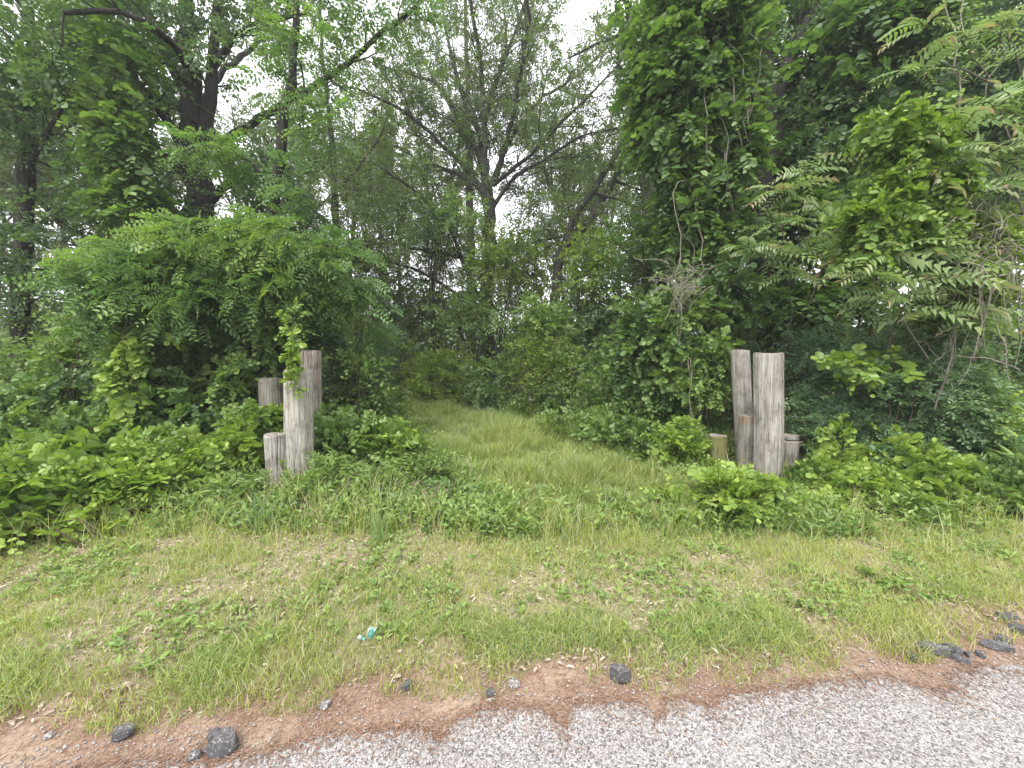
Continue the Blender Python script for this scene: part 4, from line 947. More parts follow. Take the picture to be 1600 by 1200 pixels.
# shaded thicket under the trees, left half
UM = dict(L=.36, nleaf=8, size=.085, wr=.65, tpl='quad', tone=.5, shell=.55, holes=.3, toneamp=.5, planar=.35)
def um(**k): d = dict(UM); d.update(k); return d
thick = [
 (20, 600, 7.5, 90, 80, .9, 520, 'vine', .5, 'shaded thicket shrub at the far left under the straight dark-stemmed tree'),
 (120, 570, 8.5, 80, 80, .9, 460, 'yell', .55, 'yellow-green shrub deep in the left thicket, its glow put into the leaf colour'),  # yellow glow painted by the leaf colour and its tone
 (215, 600, 7.0, 70, 80, .8, 420, 'dark', .55, 'dark shrub under the broad dark tree, left of its trunk'),
 (285, 570, 9, 60, 70, .8, 320, 'yell', .35, 'shrub seen behind the trunk of the broad dark tree'),
 (350, 600, 7.2, 60, 70, .8, 360, 'dark', .6, 'dark shrub between the broad trunk and the leaning locust stem'),
 (440, 560, 8.2, 60, 75, .8, 380, 'vine', .3, 'shaded shrub straight behind the left posts'),
 (480, 470, 9.5, 60, 70, .8, 360, 'vine', .35, 'tall dim shrub high above the left posts'),
 (590, 560, 14, 60, 60, 1.2, 420, 'vine', .35, 'dark undergrowth shrub closing the track on the left'),
 (560, 520, 17, 70, 50, 1.4, 360, 'yell', .3, 'distant lighter shrub above the end of the track'),
 (640, 585, 15, 45, 55, 1.2, 340, 'dark', .5, 'dark shrub in the shade where the track ends'),
 (690, 590, 11, 52, 52, .9, 480, 'yell', .42, 'yellow-green feathery shrub at the end of the track'),
 (700, 500, 12.5, 60, 50, .9, 380, 'dark', .65, 'shrub in front of the fork of the large fanning tree, left side'),
 (790, 600, 10, 60, 50, .9, 440, 'vine', .42, 'shrub at the foot of the large fanning tree'),
 (810, 420, 12, 60, 60, .9, 420, 'yell', .3, 'light green sapling crown right of the fork of the large tree'),
 (700, 330, 12, 55, 35, .7, 220, 'locust', .5, 'high light green clump on the left of the large tree'),
 (850, 520, 9.5, 60, 60, .8, 480, 'vine', .55, 'vine-smothered bush right of the large tree trunk'),
 (940, 500, 10, 60, 70, .9, 460, 'dark', .62, 'dark bush below the leaning double stem'),
 (905, 610, 8.2, 70, 55, .8, 520, 'vine', .38, 'bush bulging over the right side of the track'),
 (985, 590, 7.6, 60, 65, .8, 500, 'vine', .42, 'shaded bush behind the right bank of the track'),
 (830, 655, 8.8, 50, 28, .6, 260, 'vine', .45, 'low shaded bush at the bend of the track'),
 (1000, 470, 8.4, 50, 80, .8, 420, 'dark', .55, 'tall dim bush under the thin twin-stemmed tree'),
 (1140, 480, 8.0, 60, 70, .8, 420, 'vine', .35, 'dim bush above the slim leaning post'),
 (1180, 600, 6.6, 70, 80, .7, 420, 'dark', .4, 'dark shrub straight behind the right posts'),
 (1270, 590, 7.2, 60, 70, .7, 360, 'dark', .5, 'dark shrub right behind the thickest right post'),
 (1420, 540, 7, 90, 70, .8, 460, 'dark', .5, 'dark shrub behind the blue-green bush'),
 (1560, 560, 6.4, 80, 80, .8, 460, 'dark', .5, 'dark shrub at the right frame edge under the hanging dead vines'),
 (60, 600, 5.7, 80, 60, .5, 420, 'vine', .68, 'leafy mid-green shrub at the far left, in front of the shaded thicket'),
 (150, 560, 5.9, 60, 60, .5, 380, 'vine', .68, 'leafy shrub below the left end of the locust canopy'),
 (245, 600, 5.6, 60, 65, .5, 420, 'vine', .68, 'leafy shrub filling the space under the locust canopy'),
 (335, 590, 5.8, 55, 70, .5, 420, 'vine', .68, 'leafy shrub left of the leaning locust stem'),
 (370, 500, 6.4, 60, 50, .5, 320, 'vine', .3, 'dim leafy shrub just beneath the right half of the locust canopy'),
 (545, 600, 5.7, 45, 50, .4, 300, 'vine', .5, 'leafy shrub rising behind the rounded bush at the left posts'),
 (455, 520, 6.2, 45, 50, .4, 260, 'vine', .4, 'leafy shrub rising above the left posts'),
 (1030, 640, 6.0, 50, 65, .5, 420, 'vine', .45, 'leafy shrub left of the bright vine at the right posts'),
 (950, 640, 7.0, 60, 50, .5, 420, 'vine', .5, 'leafy shrub bulging between the track and the right posts'),
 (860, 580, 8.6, 50, 60, .6, 380, 'yell', .4, 'light green shrub at the bend of the track, right side'),
 (1010, 400, 7.6, 50, 70, .7, 380, 'vine', .3, 'high leafy shrub crown under the leaning double stem'),
 (940, 420, 9.6, 60, 55, .8, 360, 'yell', .35, 'light leafy sapling between the large tree and the leaning double stem'),
 (640, 480, 13, 60, 60, .9, 420, 'vine', .45, 'tall leafy sapling left of the large tree trunk, over the track'),
 (560, 430, 12, 60, 50, .9, 340, 'oak', .6, 'pale leafy sapling crown right of the thin bare-stemmed tree'),
 (1580, 680, 5.2, 70, 60, .6, 320, 'vine', .45, 'shaded shrub low at the right frame edge'),
]
for (x, y, d, hw, hh, dd, n, lf, t, lab) in thick:
    plant('shrub', lab, 'shrub', gb(x, d), [px_mass(x, y, d, hw, hh, dd, n, **um(tone=t + .18, size=.075 if d < 9 else .10))], lf, 'shrubs of the thicket', stems=9, sr=.014)  # leaf tone raised on every shrub to lift the thicket's shadows
# right bank
right = [
 (900, 690, 6.4, 60, 34, .5, 420, 'vine', .7, 'low bush at the near right side of the track'),
 (985, 705, 5.6, 65, 45, .5, 460, 'vine', .65, 'leafy bush on the right bank left of the mossy stub'),
 (1075, 730, 5.0, 55, 42, .4, 380, 'bright', .35, 'bright leafy bush just in front of the mossy stub'),
 (1125, 772, 4.3, 60, 20, .3, 260, 'bright', .45, 'low bright bramble at the feet of the right posts'),
 (1240, 768, 4.1, 60, 28, .35, 360, 'bright', .3, 'low bramble right of the foot of the thickest post'),
 (1330, 780, 3.9, 70, 34, .4, 400, 'bright', .4, 'yellow-tipped bramble in front of the blue-green bush'),
 (1430, 775, 3.9, 70, 42, .4, 400, 'bright', .35, 'bramble with lemon-green shoots left of the right frame corner'),
 (1540, 790, 3.7, 70, 38, .4, 380, 'vine', .6, 'darker bramble at the right frame edge above the grass'),
 (1230, 805, 3.6, 70, 16, .3, 240, 'bright', .6, 'thin row of bright runners creeping into the grass below the right posts'),
 (1370, 825, 3.4, 80, 14, .3, 220, 'bright', .55, 'bright runners creeping into the grass toward the right corner'),
]
for (x, y, d, hw, hh, dd, n, lf, t, lab) in right:
    plant('bramble', lab, 'bramble', gb(x, d), [px_mass(x, y, d, hw, hh, dd, int(n * 1.15), **br(tone=t, size=.058))], lf, 'brambles on the right bank', stems=18)
plant('climbing_vine', 'bright vine climbing up beside the slim leaning right-hand post', 'vine', gb(1085, 5.3),
   [px_mass(1085, 640, 5.3, 45, 90, .3, 420, **br(size=.055, tone=.75, L=.2, holes=.35)), px_mass(1070, 500, 5.5, 60, 70, .4, 300, **br(size=.06, tone=.5, L=.2, holes=.35)), px_mass(1110, 580, 5.2, 28, 60, .3, 180, **br(size=.05, tone=.6, L=.18, holes=.35)), px_mass(1040, 580, 5.6, 30, 60, .3, 160, **br(size=.055, tone=.55, L=.18, holes=.35)), px_mass(1010, 540, 5.9, 50, 80, .4, 300, **br(size=.06, tone=.45, L=.22, holes=.3)), px_mass(1130, 460, 5.7, 50, 60, .4, 240, **br(size=.06, tone=.4, L=.22, holes=.3))], 'vine', stems=14)
plant('bush', 'dense blue-green small-leaved bush right of the right posts', 'bush', gb(1390, 4.9),
   [px_mass(1330, 650, 4.6, 75, 75, .5, 1300, L=.26, nleaf=12, size=.05, wr=.6, tone=.8, holes=.22, shell=.4, upb=.4),
    px_mass(1445, 620, 4.6, 85, 90, .5, 1600, L=.26, nleaf=12, size=.05, wr=.6, tone=.8, holes=.22, shell=.4, upb=.4),
    px_mass(1510, 690, 4.5, 65, 55, .4, 800, L=.24, nleaf=12, size=.05, wr=.6, tone=.7, holes=.25, shell=.4, upb=.4),
    px_mass(1290, 560, 5.3, 50, 40, .4, 260, L=.26, nleaf=12, size=.042, wr=.6, tone=.4, holes=.3, shell=.4, upb=.4)], 'blue', stems=30)
plant('climbing_vine', 'large-leaved light green vine sprawling over the blue-green bush', 'vine', gb(1340, 4.4),
   [px_mass(1335, 575, 4.1, 45, 26, .15, 26, L=.2, nleaf=6, size=.075, wr=.9, tpl='round', tone=.4, holes=.1), px_mass(1380, 570, 4.3, 25, 16, .15, 26, L=.2, nleaf=6, size=.08, wr=.9, tpl='round', tone=.55, holes=.1), px_mass(1310, 690, 4.2, 18, 35, .12, 30, L=.16, nleaf=6, size=.06, wr=.8, tpl='round', tone=.8, holes=.1)], 'bright', stems=1, sr=.004)
plant('climbing_vine', 'lemon-green vine shoots at the right edge of the blue-green bush', 'vine', gb(1560, 4.3),
   [px_mass(1555, 650, 4.2, 30, 25, .15, 40, L=.18, nleaf=7, size=.06, wr=.8, tpl='round', tone=.75, holes=.1), px_mass(1575, 700, 4.1, 28, 30, .15, 40, L=.18, nleaf=7, size=.06, wr=.8, tpl='round', tone=.8, holes=.1), px_mass(1500, 735, 3.9, 40, 12, .15, 34, L=.18, nleaf=7, size=.06, wr=.8, tpl='round', tone=.8, holes=.1), px_mass(1545, 610, 4.3, 14, 30, .12, 20, L=.18, nleaf=6, size=.055, wr=.8, tpl='round', tone=.7, holes=.1)], 'bright', stems=1, sr=.004)
for (x, y, d, hw, hh, n, lf, t, lab) in [
 (880, 385, 12.5, 60, 50, 300, 'yell', .3, 'airy light sapling crown in the sky gap right of the large trunk'),
 (690, 400, 14.5, 55, 50, 280, 'oak', .6, 'airy sapling crown behind the lower left limbs of the large tree'),
 (880, 190, 15.5, 60, 60, 240, 'oak', .65, 'airy treetop filling the sky right of the large fanning tree'),
 (830, 300, 14.5, 45, 40, 150, 'oak', .6, 'airy sapling top straight right of the main fork'),
 (600, 330, 16, 55, 50, 260, 'oak', .7, 'airy faraway sapling crown above the left side of the track'),
 (935, 320, 14, 45, 50, 200, 'oak', .6, 'airy sapling crown between the two leaning stems'),
 (775, 420, 11.6, 55, 45, 280, 'yell', .45, 'light yellow-green sapling crown in front of the large tree trunk'),
 (735, 500, 11.4, 50, 35, 240, 'vine', .6, 'leafy sapling crown low against the large tree trunk'),
 (680, 355, 12, 50, 30, 160, 'locust', .6, 'soft green sapling crown in front of the lower left limbs'),
 (560, 260, 15, 60, 60, 260, 'oak', .7, 'airy crown between the bare-stemmed tree and the large tree')]:
    plant('sapling', lab, 'sapling', gb(x, d), [px_mass(x, y, d, hw, hh, 1.0, n, L=.5, nleaf=9, size=.095, wr=.55, tpl='quad', tone=t, holes=.38, shell=.6, planar=.25)], lf, 'saplings beyond the thicket', stems=7, sr=.03, bark=BARK)
# vine curtain over the right trees
VC = dict(L=.34, nleaf=9, size=.082, wr=.88, tpl='round', droop=.55, planar=.65, tone=.38, shell=.5, holes=.36, toneamp=.45, upb=-.15)
def vc(**k): d = dict(VC); d.update(k); return d
plant('climbing_vine', 'thick curtain of round-leaved vine hanging in the crown right of the centre gap', 'vine', gb(1110, 6),
   [px_mass(1080, 90, 6.0, 65, 90, .6, 560, **vc()), px_mass(1050, 180, 6.0, 60, 60, .6, 330, **vc()), px_mass(1110, 240, 5.9, 60, 70, .6, 340, **vc(holes=.36)), px_mass(1140, 120, 6.0, 34, 100, .6, 220, **vc(holes=.38)),
    px_mass(1080, 350, 6.0, 50, 60, .5, 200, **vc(holes=.4)), px_mass(1130, 400, 5.9, 50, 60, .5, 260, **vc(holes=.4, size=.07)), px_mass(1020, 130, 6.2, 30, 70, .5, 150, **vc(holes=.4)), px_mass(1100, 10, 6, 90, 40, .6, 240, **vc())],
   'vine', stems=0, extra=lambda fb, sb: [tube(sb, smooth_poly([W(1110 - (y0 - 300) * .08, y0 + 10, 6), W((x + 1110) / 2, y0 - 18, 5.7), W(x + R.uniform(-8, 8), y0, 5.5), W(x + R.uniform(-14, 14), (y0 + y1) / 2, 5.45), W(x + R.uniform(-20, 20), y1, 5.5)], .15, .015), .006, 5) for x, y0, y1 in [(1155, 80, 250), (1150, 120, 230), (1130, 200, 330), (1180, 60, 200), (1100, 150, 260), (1140, 250, 320), (1165, 150, 235), (1085, 320, 520), (1050, 300, 470)]] + [tube(sb, smooth_poly([np.array((W(1110, 700, 6)[0], 6, 0)), W(1100, 500, 6), W(1120, 300, 6), W(1090, 100, 6)], .2, .02), .02, 6)], bark=DEAD)
plant('climbing_vine', 'dark round-leaved vine mass high between the big trunk and the right corner', 'vine', gb(1330, 6.2),
   [px_mass(1290, 330, 6.2, 70, 50, .5, 300, **vc(size=.075)), px_mass(1350, 70, 6.4, 90, 80, .6, 500, **vc(tone=.2, holes=.42)), px_mass(1290, 190, 6.3, 40, 60, .5, 160, **vc(tone=.3, holes=.42)), px_mass(1430, 40, 6.2, 80, 60, .6, 340, **vc(tone=.2, holes=.42)), px_mass(1370, 200, 6.4, 70, 70, .5, 340, **vc(tone=.2, holes=.42)),
    px_mass(1240, 470, 6.3, 60, 40, .4, 160, **vc(tone=.35, holes=.4)), px_mass(1310, 440, 6.2, 60, 50, .5, 240, **vc(tone=.35, holes=.35))], 'vine', stems=8, sr=.02)
plant('climbing_vine', 'bright bittersweet-like vine with round yellow-green leaves cascading at the right', 'vine', gb(1400, 4.2),
   [px_mass(x, y, 4.1, hw, hh, .22, n, L=.2, nleaf=8, size=.058, wr=.85, tpl='round', droop=.4, tone=.45, holes=.15, upb=0, shell=.5) for (x, y, hw, hh, n) in
    [(1430, 245, 35, 40, 120), (1400, 300, 45, 30, 130), (1370, 350, 50, 32, 150), (1460, 300, 35, 35, 100), (1440, 360, 40, 30, 100), (1540, 370, 40, 30, 110), (1500, 420, 40, 22, 80), (1350, 400, 25, 14, 30), (1580, 330, 20, 18, 35), (1400, 200, 30, 25, 60), (1590, 440, 20, 30, 30)]]
   + [px_mass(1500, 470, 4.4, 60, 40, .3, 160, L=.2, nleaf=8, size=.055, wr=.8, tpl='round', tone=.25, holes=.3)], 'bright', stems=3, sr=.006)
# young trees with long compound leaves, tips flushed red
def fronds(fb, lst, d, size=.10, L=.54):
    P, D, LL, T = [], [], [], []
    for (x, y, n, spr) in lst:
        c = W(x, y, d)
        for k in range(n):
            a = 2 * PI * (k + R.uniform(-.3, .3)) / n; e = R.uniform(-.1, .6)
            P.append(c + R.normal(0, .03, 3)); D.append((math.cos(a) * .95, math.sin(a) * .75 - .25, e)); LL.append(L * spr * R.uniform(.75, 1.15)); T.append(.45 + R.normal(0, .1))
    compound(fb, np.array(P), np.array(D), np.array(LL), 9, size, .36, np.array(T), tiptone=.28, droop=.42, tpl='lance', sw=.004, fwd=.42, roll=.5)
for (lab, d, lst, stem) in [
  ('young tree with long red-tinged compound leaves, its fronds hanging right of the posts', 4.0,
   [(1440, 440, 11, 1), (1500, 450, 10, 1), (1380, 400, 9, 1), (1400, 470, 9, .9), (1470, 490, 8, .9), (1350, 430, 8, .8), (1450, 400, 8, .8), (1520, 500, 7, .8)],
   [[(1470, 760), (1460, 640), (1440, 520), (1440, 440)], [(1460, 640), (1490, 540), (1500, 450)], [(1450, 560), (1400, 480), (1380, 400)]]),
  ('tree with red-tinged compound leaves at the upper right frame edge', 3.9,
   [(1560, 160, 11, 1), (1500, 200, 9, 1), (1590, 240, 9, 1), (1530, 250, 9, .9), (1470, 250, 8, .8), (1610, 150, 8, 1), (1545, 290, 7, .8), (1490, 290, 6, .7)],
   [[(1640, 780), (1640, 600), (1625, 400), (1590, 240)], [(1625, 400), (1580, 300), (1530, 250)], [(1590, 240), (1560, 160)], [(1590, 260), (1500, 200)]]),
  ('young tree with paler compound leaves right above the right posts', 5.0,
   [(1220, 300, 9, 1), (1260, 270, 8, 1), (1200, 400, 9, 1), (1250, 390, 8, .9), (1300, 380, 9, .9), (1170, 390, 8, .9), (1330, 400, 7, .9), (1210, 350, 8, .9), (1280, 330, 7, .8), (1230, 430, 7, .8)],
   [[(1275, 740), (1280, 600), (1262, 480), (1230, 400), (1222, 300)], [(1230, 400), (1290, 345), (1320, 300)], [(1262, 480), (1300, 380)], [(1250, 440), (1200, 400)]]),
  ('high dark-green compound fronds in the top right corner', 5.0,
   [(1560, 30, 9, 1.2), (1500, 60, 9, 1.1), (1610, 80, 9, 1.2), (1430, 110, 7, 1), (1450, 40, 8, 1)],
   [[(1700, 800), (1680, 500), (1640, 250), (1600, 100), (1560, 30)], [(1640, 250), (1550, 130), (1500, 60)], [(1550, 130), (1450, 90)]])]:
    b = W(stem[0][0][0], 600, d)
    def ex(fb, sb, lst=lst, d=d, stem=stem):
        fronds(fb, lst, d)
        for q, s in enumerate(stem):
            pts = [W(x, y, d) for x, y in s]
            for z, p in enumerate(pts):
                if q == 0: p[1] += (.9, .7, .3, .05, 0)[min(z, 4)]
            if q == 0: pts[0][2] = 0
            c = smooth_poly(pts, .15, .01); tube(sb, c, np.linspace(.016 if q == 0 else .009, .006, len(c)), 7)
    plant('sumac_tree', lab, 'tree', (b[0], b[1]), [], 'ailan', 'young trees with compound leaves', stems=0, extra=ex, bark=BARKL)
# pale bare branch top right
root = empty('bare_branch', (*gb(1500, 5.2), 0), 'pale bare forked branch rising through the dark leaves near the top right', 'branch')
sb = MB()
for s, r in [([(1540, 640), (1530, 400), (1500, 250), (1500, 125), (1490, 115), (1495, 60), (1478, 15), (1462, -30)], .02), ([(1497, 72), (1506, 55), (1502, 30), (1507, -10)], .010), ([(1510, 127), (1495, 118), (1488, 108)], .01), ([(1565, 60), (1570, 90), (1545, 118), (1540, 150)], .012)]:
    pts = [W(x, y, 5.2) for x, y in s]
    if r == .02: pts[0][2] = 0
    c = smooth_poly(pts, .1, .006); tube(sb, c, np.linspace(r, r * .4, len(c)), 7)
sb.build('wood', DEAD, root, True)
# dead vine tangle
def tangle(name, label, cx, cy, d, hw, hh, n, hang, base):
    root = empty(name, (*gb(*base), 0), label, 'dead vine'); sb = MB()
    for k in range(n):
        x, y = cx + R.normal(0, hw * .5), cy + R.normal(0, hh * .5); p = W(x, y, d + R.normal(0, .15)); dr = nrm(np.array((R.normal(0, 1), R.normal(0, .4), R.normal(-.1, .7))))
        b = wander(p, dr, R.uniform(.25, .8), 9, .38, -.08); tube(sb, b, np.linspace(.0055, .002, 10) * R.uniform(.6, 1.3), 4)
    for (x, y0, y1) in hang:
        for q in range(2):
            p = W(x + R.uniform(-8, 8), y0, d - .1); L = (y1 - y0) * d / F; b = wander(p, (R.normal(0, .15), 0, -1), L * R.uniform(.7, 1.05), 12, .16, -.3); tube(sb, b, np.linspace(.006, .0025, 13), 5)
    # rooted stem
    c = smooth_poly([np.array((W(base[0], 600, d + .8)[0], d + .8, 0)), W((base[0] + cx) / 2, (cy + 700) / 2, d + .7), W(cx, cy, d)], .15, .02); tube(sb, c, np.linspace(.010, .006, len(c)), 6)
    sb.build('stems', DEAD, root, True)
tangle('dead_vine', 'tangle of grey dead vines hanging in strings at the right frame edge', 1560, 385, 3.9, 50, 60, 130, [(1535, 420, 580), (1560, 430, 560), (1590, 400, 490), (1550, 440, 620), (1580, 430, 520), (1520, 420, 520), (1600, 440, 600)], (1580, 4.1))
tangle('dead_vine', 'thin grey dead twigs fanning out left of the slim leaning post', 1070, 440, 5.2, 40, 22, 60, [(1060, 450, 600), (1075, 560, 680)], (1060, 5.4))
tangle('dead_vine', 'brown bare canes leaning in the dark gap right of the thickest post', 1265, 690, 4.9, 30, 45, 40, [], (1270, 5.0))
tangle('dead_vine', 'grey dead vine strand curving through the fronds toward the blue-green bush', 1480, 560, 4.2, 35, 40, 14, [(1500, 500, 580)], (1470, 4.4))
# vines on the left
plant('climbing_vine', 'column of round vine leaves climbing in front of the broad dark tree', 'vine', gb(190, 6.4),
   [px_mass(180, 165, 6.2, 28, 40, .3, 60, **vc(size=.085, tone=.65, holes=.2)), px_mass(195, 240, 6.2, 34, 50, .35, 120, **vc(size=.08, tone=.5, holes=.25)), px_mass(210, 320, 6.3, 45, 45, .35, 150, **vc(size=.08, tone=.45, holes=.3)), px_mass(190, 90, 6.3, 40, 50, .35, 90, **vc(size=.08, tone=.4, holes=.3))], 'vine', stems=7, sr=.02)
plant('climbing_vine', 'hanging vine strand with big pale leaves under the locust canopy', 'vine', gb(200, 4.7),
   [lambda fb: [mass(fb, W(190 + 10 * math.sin(k * 1.3), 530 + k * 14, 4.5), (.10, .08, .09), 9, L=.13, nleaf=5, size=.085, wr=.88, tpl='round', tone=.75, holes=0, droop=.7, upb=-.4) for k in range(10)], lambda fb: mass(fb, W(225, 610, 4.6), (.15, .1, .25), 24, L=.15, nleaf=5, size=.08, wr=.88, tpl='round', tone=.35, holes=0)],
   'bright', stems=0, extra=lambda fb, sb: tube(sb, smooth_poly([np.array((W(200, 600, 4.7)[0], 4.7, 0)), W(240, 600, 4.9), W(215, 480, 4.8), W(190, 530, 4.5), W(185, 660, 4.5)], .12, .01), .006, 5))
for (x, y, d, hw, hh, n, t, lab) in [(245, 575, 4.9, 70, 50, 280, .55, 'drape of vine leaves falling from the middle of the locust canopy to the brambles'),
 (345, 600, 5.0, 45, 60, 230, .5, 'drape of vine leaves hanging left of the leaning locust stem'), (120, 550, 5.1, 50, 50, 230, .55, 'drape of vine leaves under the left end of the locust canopy'),
 (420, 520, 5.4, 45, 40, 190, .45, 'drape of vine leaves right above the dim grey post'), (60, 640, 4.9, 70, 40, 240, .5, 'vine leaves heaped behind the brambles at the far left')]:
    plant('climbing_vine', lab, 'vine', gb(x, d), [px_mass(x, y, d, hw, hh, .35, n, **br(size=.062, tone=t, L=.26, holes=.34, shell=.6))], 'vine', 'vine drapes under the locust canopy', stems=12)
plant('climbing_vine', 'few pale vine leaves dangling under the middle of the locust canopy', 'vine', gb(265, 4.9),
   [lambda fb: [mass(fb, W(262 + 6 * k, 500 + k * 12, 4.75), (.08, .06, .05), 5, L=.12, nleaf=5, size=.075, wr=.88, tpl='round', tone=.7, holes=0, upb=-.3) for k in range(3)]], 'bright', stems=0,
   extra=lambda fb, sb: tube(sb, smooth_poly([np.array((W(280, 600, 5)[0], 5.0, 0)), W(290, 560, 5.0), W(270, 490, 4.8), W(272, 530, 4.75)], .12, .01), .005, 5))
# far woodland behind everything
fw = MB()
for k in range(300):
    d = R.uniform(18, 34); x = R.uniform(-1.6, 1.6) * d; h = R.uniform(1.8, 3.9)
    mass(fw, (x, d, h * .5), (R.uniform(1.4, 2.6), 1.2, h), 170, L=.55, nleaf=8, size=.15, wr=.6, tpl='quad', tone=R.uniform(.25, .65), shell=.6, holes=.3, cell=.9, stem=None)
tag(fw.build('distant_woodland', [LM['far'], STEM]), 'dim green woodland closing the view far behind the thicket', 'woodland', kind='stuff')

# ================================================================== GRASS AND GROUND COVER
def blades(name, P, h, w, lean, tone, label, cat='grass', mat='grass'):
    mb = MB(); n = len(P); a = R.uniform(0, 2 * PI, n); f = R.uniform(0, 2 * PI, n)
    dv = np.stack([np.cos(a), np.sin(a), 0 * a], -1); sv = np.stack([np.cos(f), np.sin(f), 0 * f], -1)
    h = np.broadcast_to(h, (n,)); w = np.broadcast_to(w, (n,)); lean = np.broadcast_to(lean, (n,)) * R.uniform(.3, 1.6, n)
    V = []
    for t, ww in ((0, .8), (.5, 1.0), (.85, .6), (1, .08)):
        c = P + dv * (h * lean * t ** 2)[:, None] + UP * (h * (t - .25 * lean * t ** 2))[:, None]
        V += [c - sv * (w * ww / 2)[:, None], c + sv * (w * ww / 2)[:, None]]
    V = np.stack(V, 1)
    q = np.array([(0, 1, 3, 2), (2, 3, 5, 4), (4, 5, 7, 6)])
    mb.add(V.reshape(-1, 3), (q[None] + (np.arange(n) * 8)[:, None, None]).reshape(-1, 4), np.repeat(np.clip(tone, 0, 1), 8))
    o = mb.build(name, LM[mat]); return tag(o, label, cat, kind='stuff')
def bank_edge(x):
    """how far out the open grass reaches before the brambles"""
    return 3.15 + 0 * x
def open_grass(x, y):
    pd = path_dist(x, y); e = grass_edge(x) + .04 * np.sin(x * 9) - .10 + .26 * (vn(x, y, .22, 71) - .5) + .16 * (vn(x, y, .06, 72) - .5)
    m = (y > e) * 1.0
    far = np.clip((np.maximum(1.35 - .02 * y, .9) - pd) / .35, 0, 1)
    fx = x / np.maximum(y, .1)
    lim = np.where(x < 0, 3.55 + .0 * x, 3.75) + .3 * (vn(x, y * 0, .8, 6) - .5)
    near = np.clip((lim - y) / .3, 0, 1)
    return m * np.maximum(near, far)
def tufted(n_t, per, f, spread):
    T = groundpts(n_t, f); P = np.repeat(T, per, 0); P[:, :2] += R.normal(0, spread, (len(P), 2)); k = P[:, 1] > grass_edge(P[:, 0]) - .17
    P = P[k]; P[:, 2] = gz(P[:, 0], P[:, 1]) - .004; tid = np.repeat(np.arange(n_t), per)[k]; return P, tid
def patch(x, y): return fbm(x, y, .55, 21, 3)
# short lawn
P, tid = tufted(30000, 5, lambda x, y: open_grass(x, y) * (y < 6) * np.clip((patch(x, y) - .32) * 2.6, .26, .75) * 1.6 * np.clip(1.6 - .1 * y, .5, 1.3), .022)
tt = R.normal(.60, .13, 30000)[tid] + R.normal(0, .09, len(P)) + .25 * (vn(P[:, 0], P[:, 1], .8, 44) - .5); dry = R.uniform(0, 1, len(P)) < .20; tt[dry] = R.uniform(.88, 1, dry.sum())
blades('short_grass', P, R.uniform(.025, .088, len(P)) * (.7 + .6 * vn(P[:, 0], P[:, 1], .4, 19)), R.uniform(.002, .0038, len(P)), .5, np.clip(tt, 0, 1), 'short yellow-green grass of the verge between road and brambles')
# coarse blue-green tufts along the road side
P, tid = tufted(3400, 6, lambda x, y: open_grass(x, y) * 3 * np.exp(-((y - grass_edge(x) - .16) / .16) ** 2) * np.clip((vn(x, y, .35, 90) - .42) * 4, 0, 1) + open_grass(x, y) * .12 * (vn(x, y, .6, 13) > .6) * (y < 4), .035)
tt = R.normal(.42, .15, 3400)[tid] + R.normal(0, .08, len(P)); dry = R.uniform(0, 1, len(P)) < .07; tt[dry] = R.uniform(.88, 1, dry.sum())
blades('coarse_grass', P, R.uniform(.045, .10, len(P)), R.uniform(.0022, .004, len(P)), .75, np.clip(tt, 0, 1), 'coarse blue-green grass tufts fringing the dirt verge')
# tall grass of the track
P, tid = tufted(17000, 9, lambda x, y: open_grass(x, y) * np.clip((y - 2.9) / .8, 0, 1) * np.clip((1.55 - path_dist(x, y)) / .5, 0.0, 1) * 2.2 * (.45 + .75 * vn(x, y, .5, 33)), .03)
tt = R.normal(.38, .15, 17000)[tid] + R.normal(0, .08, len(P)) + .3 * (vn(P[:, 0], P[:, 1], .9, 45) - .5); dry = R.uniform(0, 1, len(P)) < .10; tt[dry] = R.uniform(.86, .96, dry.sum())
hh = (.45 + 1.1 * vn(P[:, 0], P[:, 1], .22, 62)) * (.15 + .20 * vn(P[:, 0], P[:, 1], .7, 61)) * R.uniform(.6, 1.25, len(P)) * np.clip(.6 + (P[:, 1] - 3) * .3, .6, 1.15)
blades('tall_grass', P, hh, R.uniform(.0035, .007, len(P)) * (1 + .06 * P[:, 1]), .45, np.clip(tt, 0, 1), 'tall soft grass growing over the track between the posts')
# seed stalks
P, tid = tufted(3200, 2, lambda x, y: open_grass(x, y) * np.clip((y - 2.6) / .6, 0, 1) * 1.0 * (vn(x, y, .5, 35) > .45), .03)
blades('seed_stalks', P, R.uniform(.2, .40, len(P)), .0032, .35, R.uniform(.6, .95, len(P)), 'pale seed stalks standing in the tall grass')
# leaf litter
P = groundpts(19000, lambda x, y: (y > grass_edge(x) - .04) * (y < 4.2) * (.55 + 1.2 * (patch(x, y) < .50)) * (path_dist(x, y) < 12))
o = scatter_flat('leaf_litter', P, R.uniform(.012, .042, len(P)), .45, 'fold', R.beta(2.2, 1.5, len(P)), LM['dry'], .45, .012)
tag(o, 'dry tan leaves and bark bits lying between the grass blades', 'leaf litter')
P = groundpts(420, lambda x, y: (np.abs(y - grass_edge(x)) < .09) * 6.0 + (y > grass_edge(x)) * (y < 3.4) * .25)
o = scatter_flat('fallen_leaves', P, R.uniform(.018, .04, len(P)), .5, 'fold', R.beta(2.0, 2.4, len(P)), LM['dry'], .4, .016)
tag(o, 'larger pale fallen leaves caught along the edge of the grass', 'leaf litter')
P = groundpts(9000, lambda x, y: (y > 3.2) * (y < 9) * .8 * (path_dist(x, y) > 1.2))
o = scatter_flat('forest_litter', P, R.uniform(.03, .08, len(P)), .5, 'fold', R.beta(2, 2.4, len(P)), LM['dry'], .4, .015)
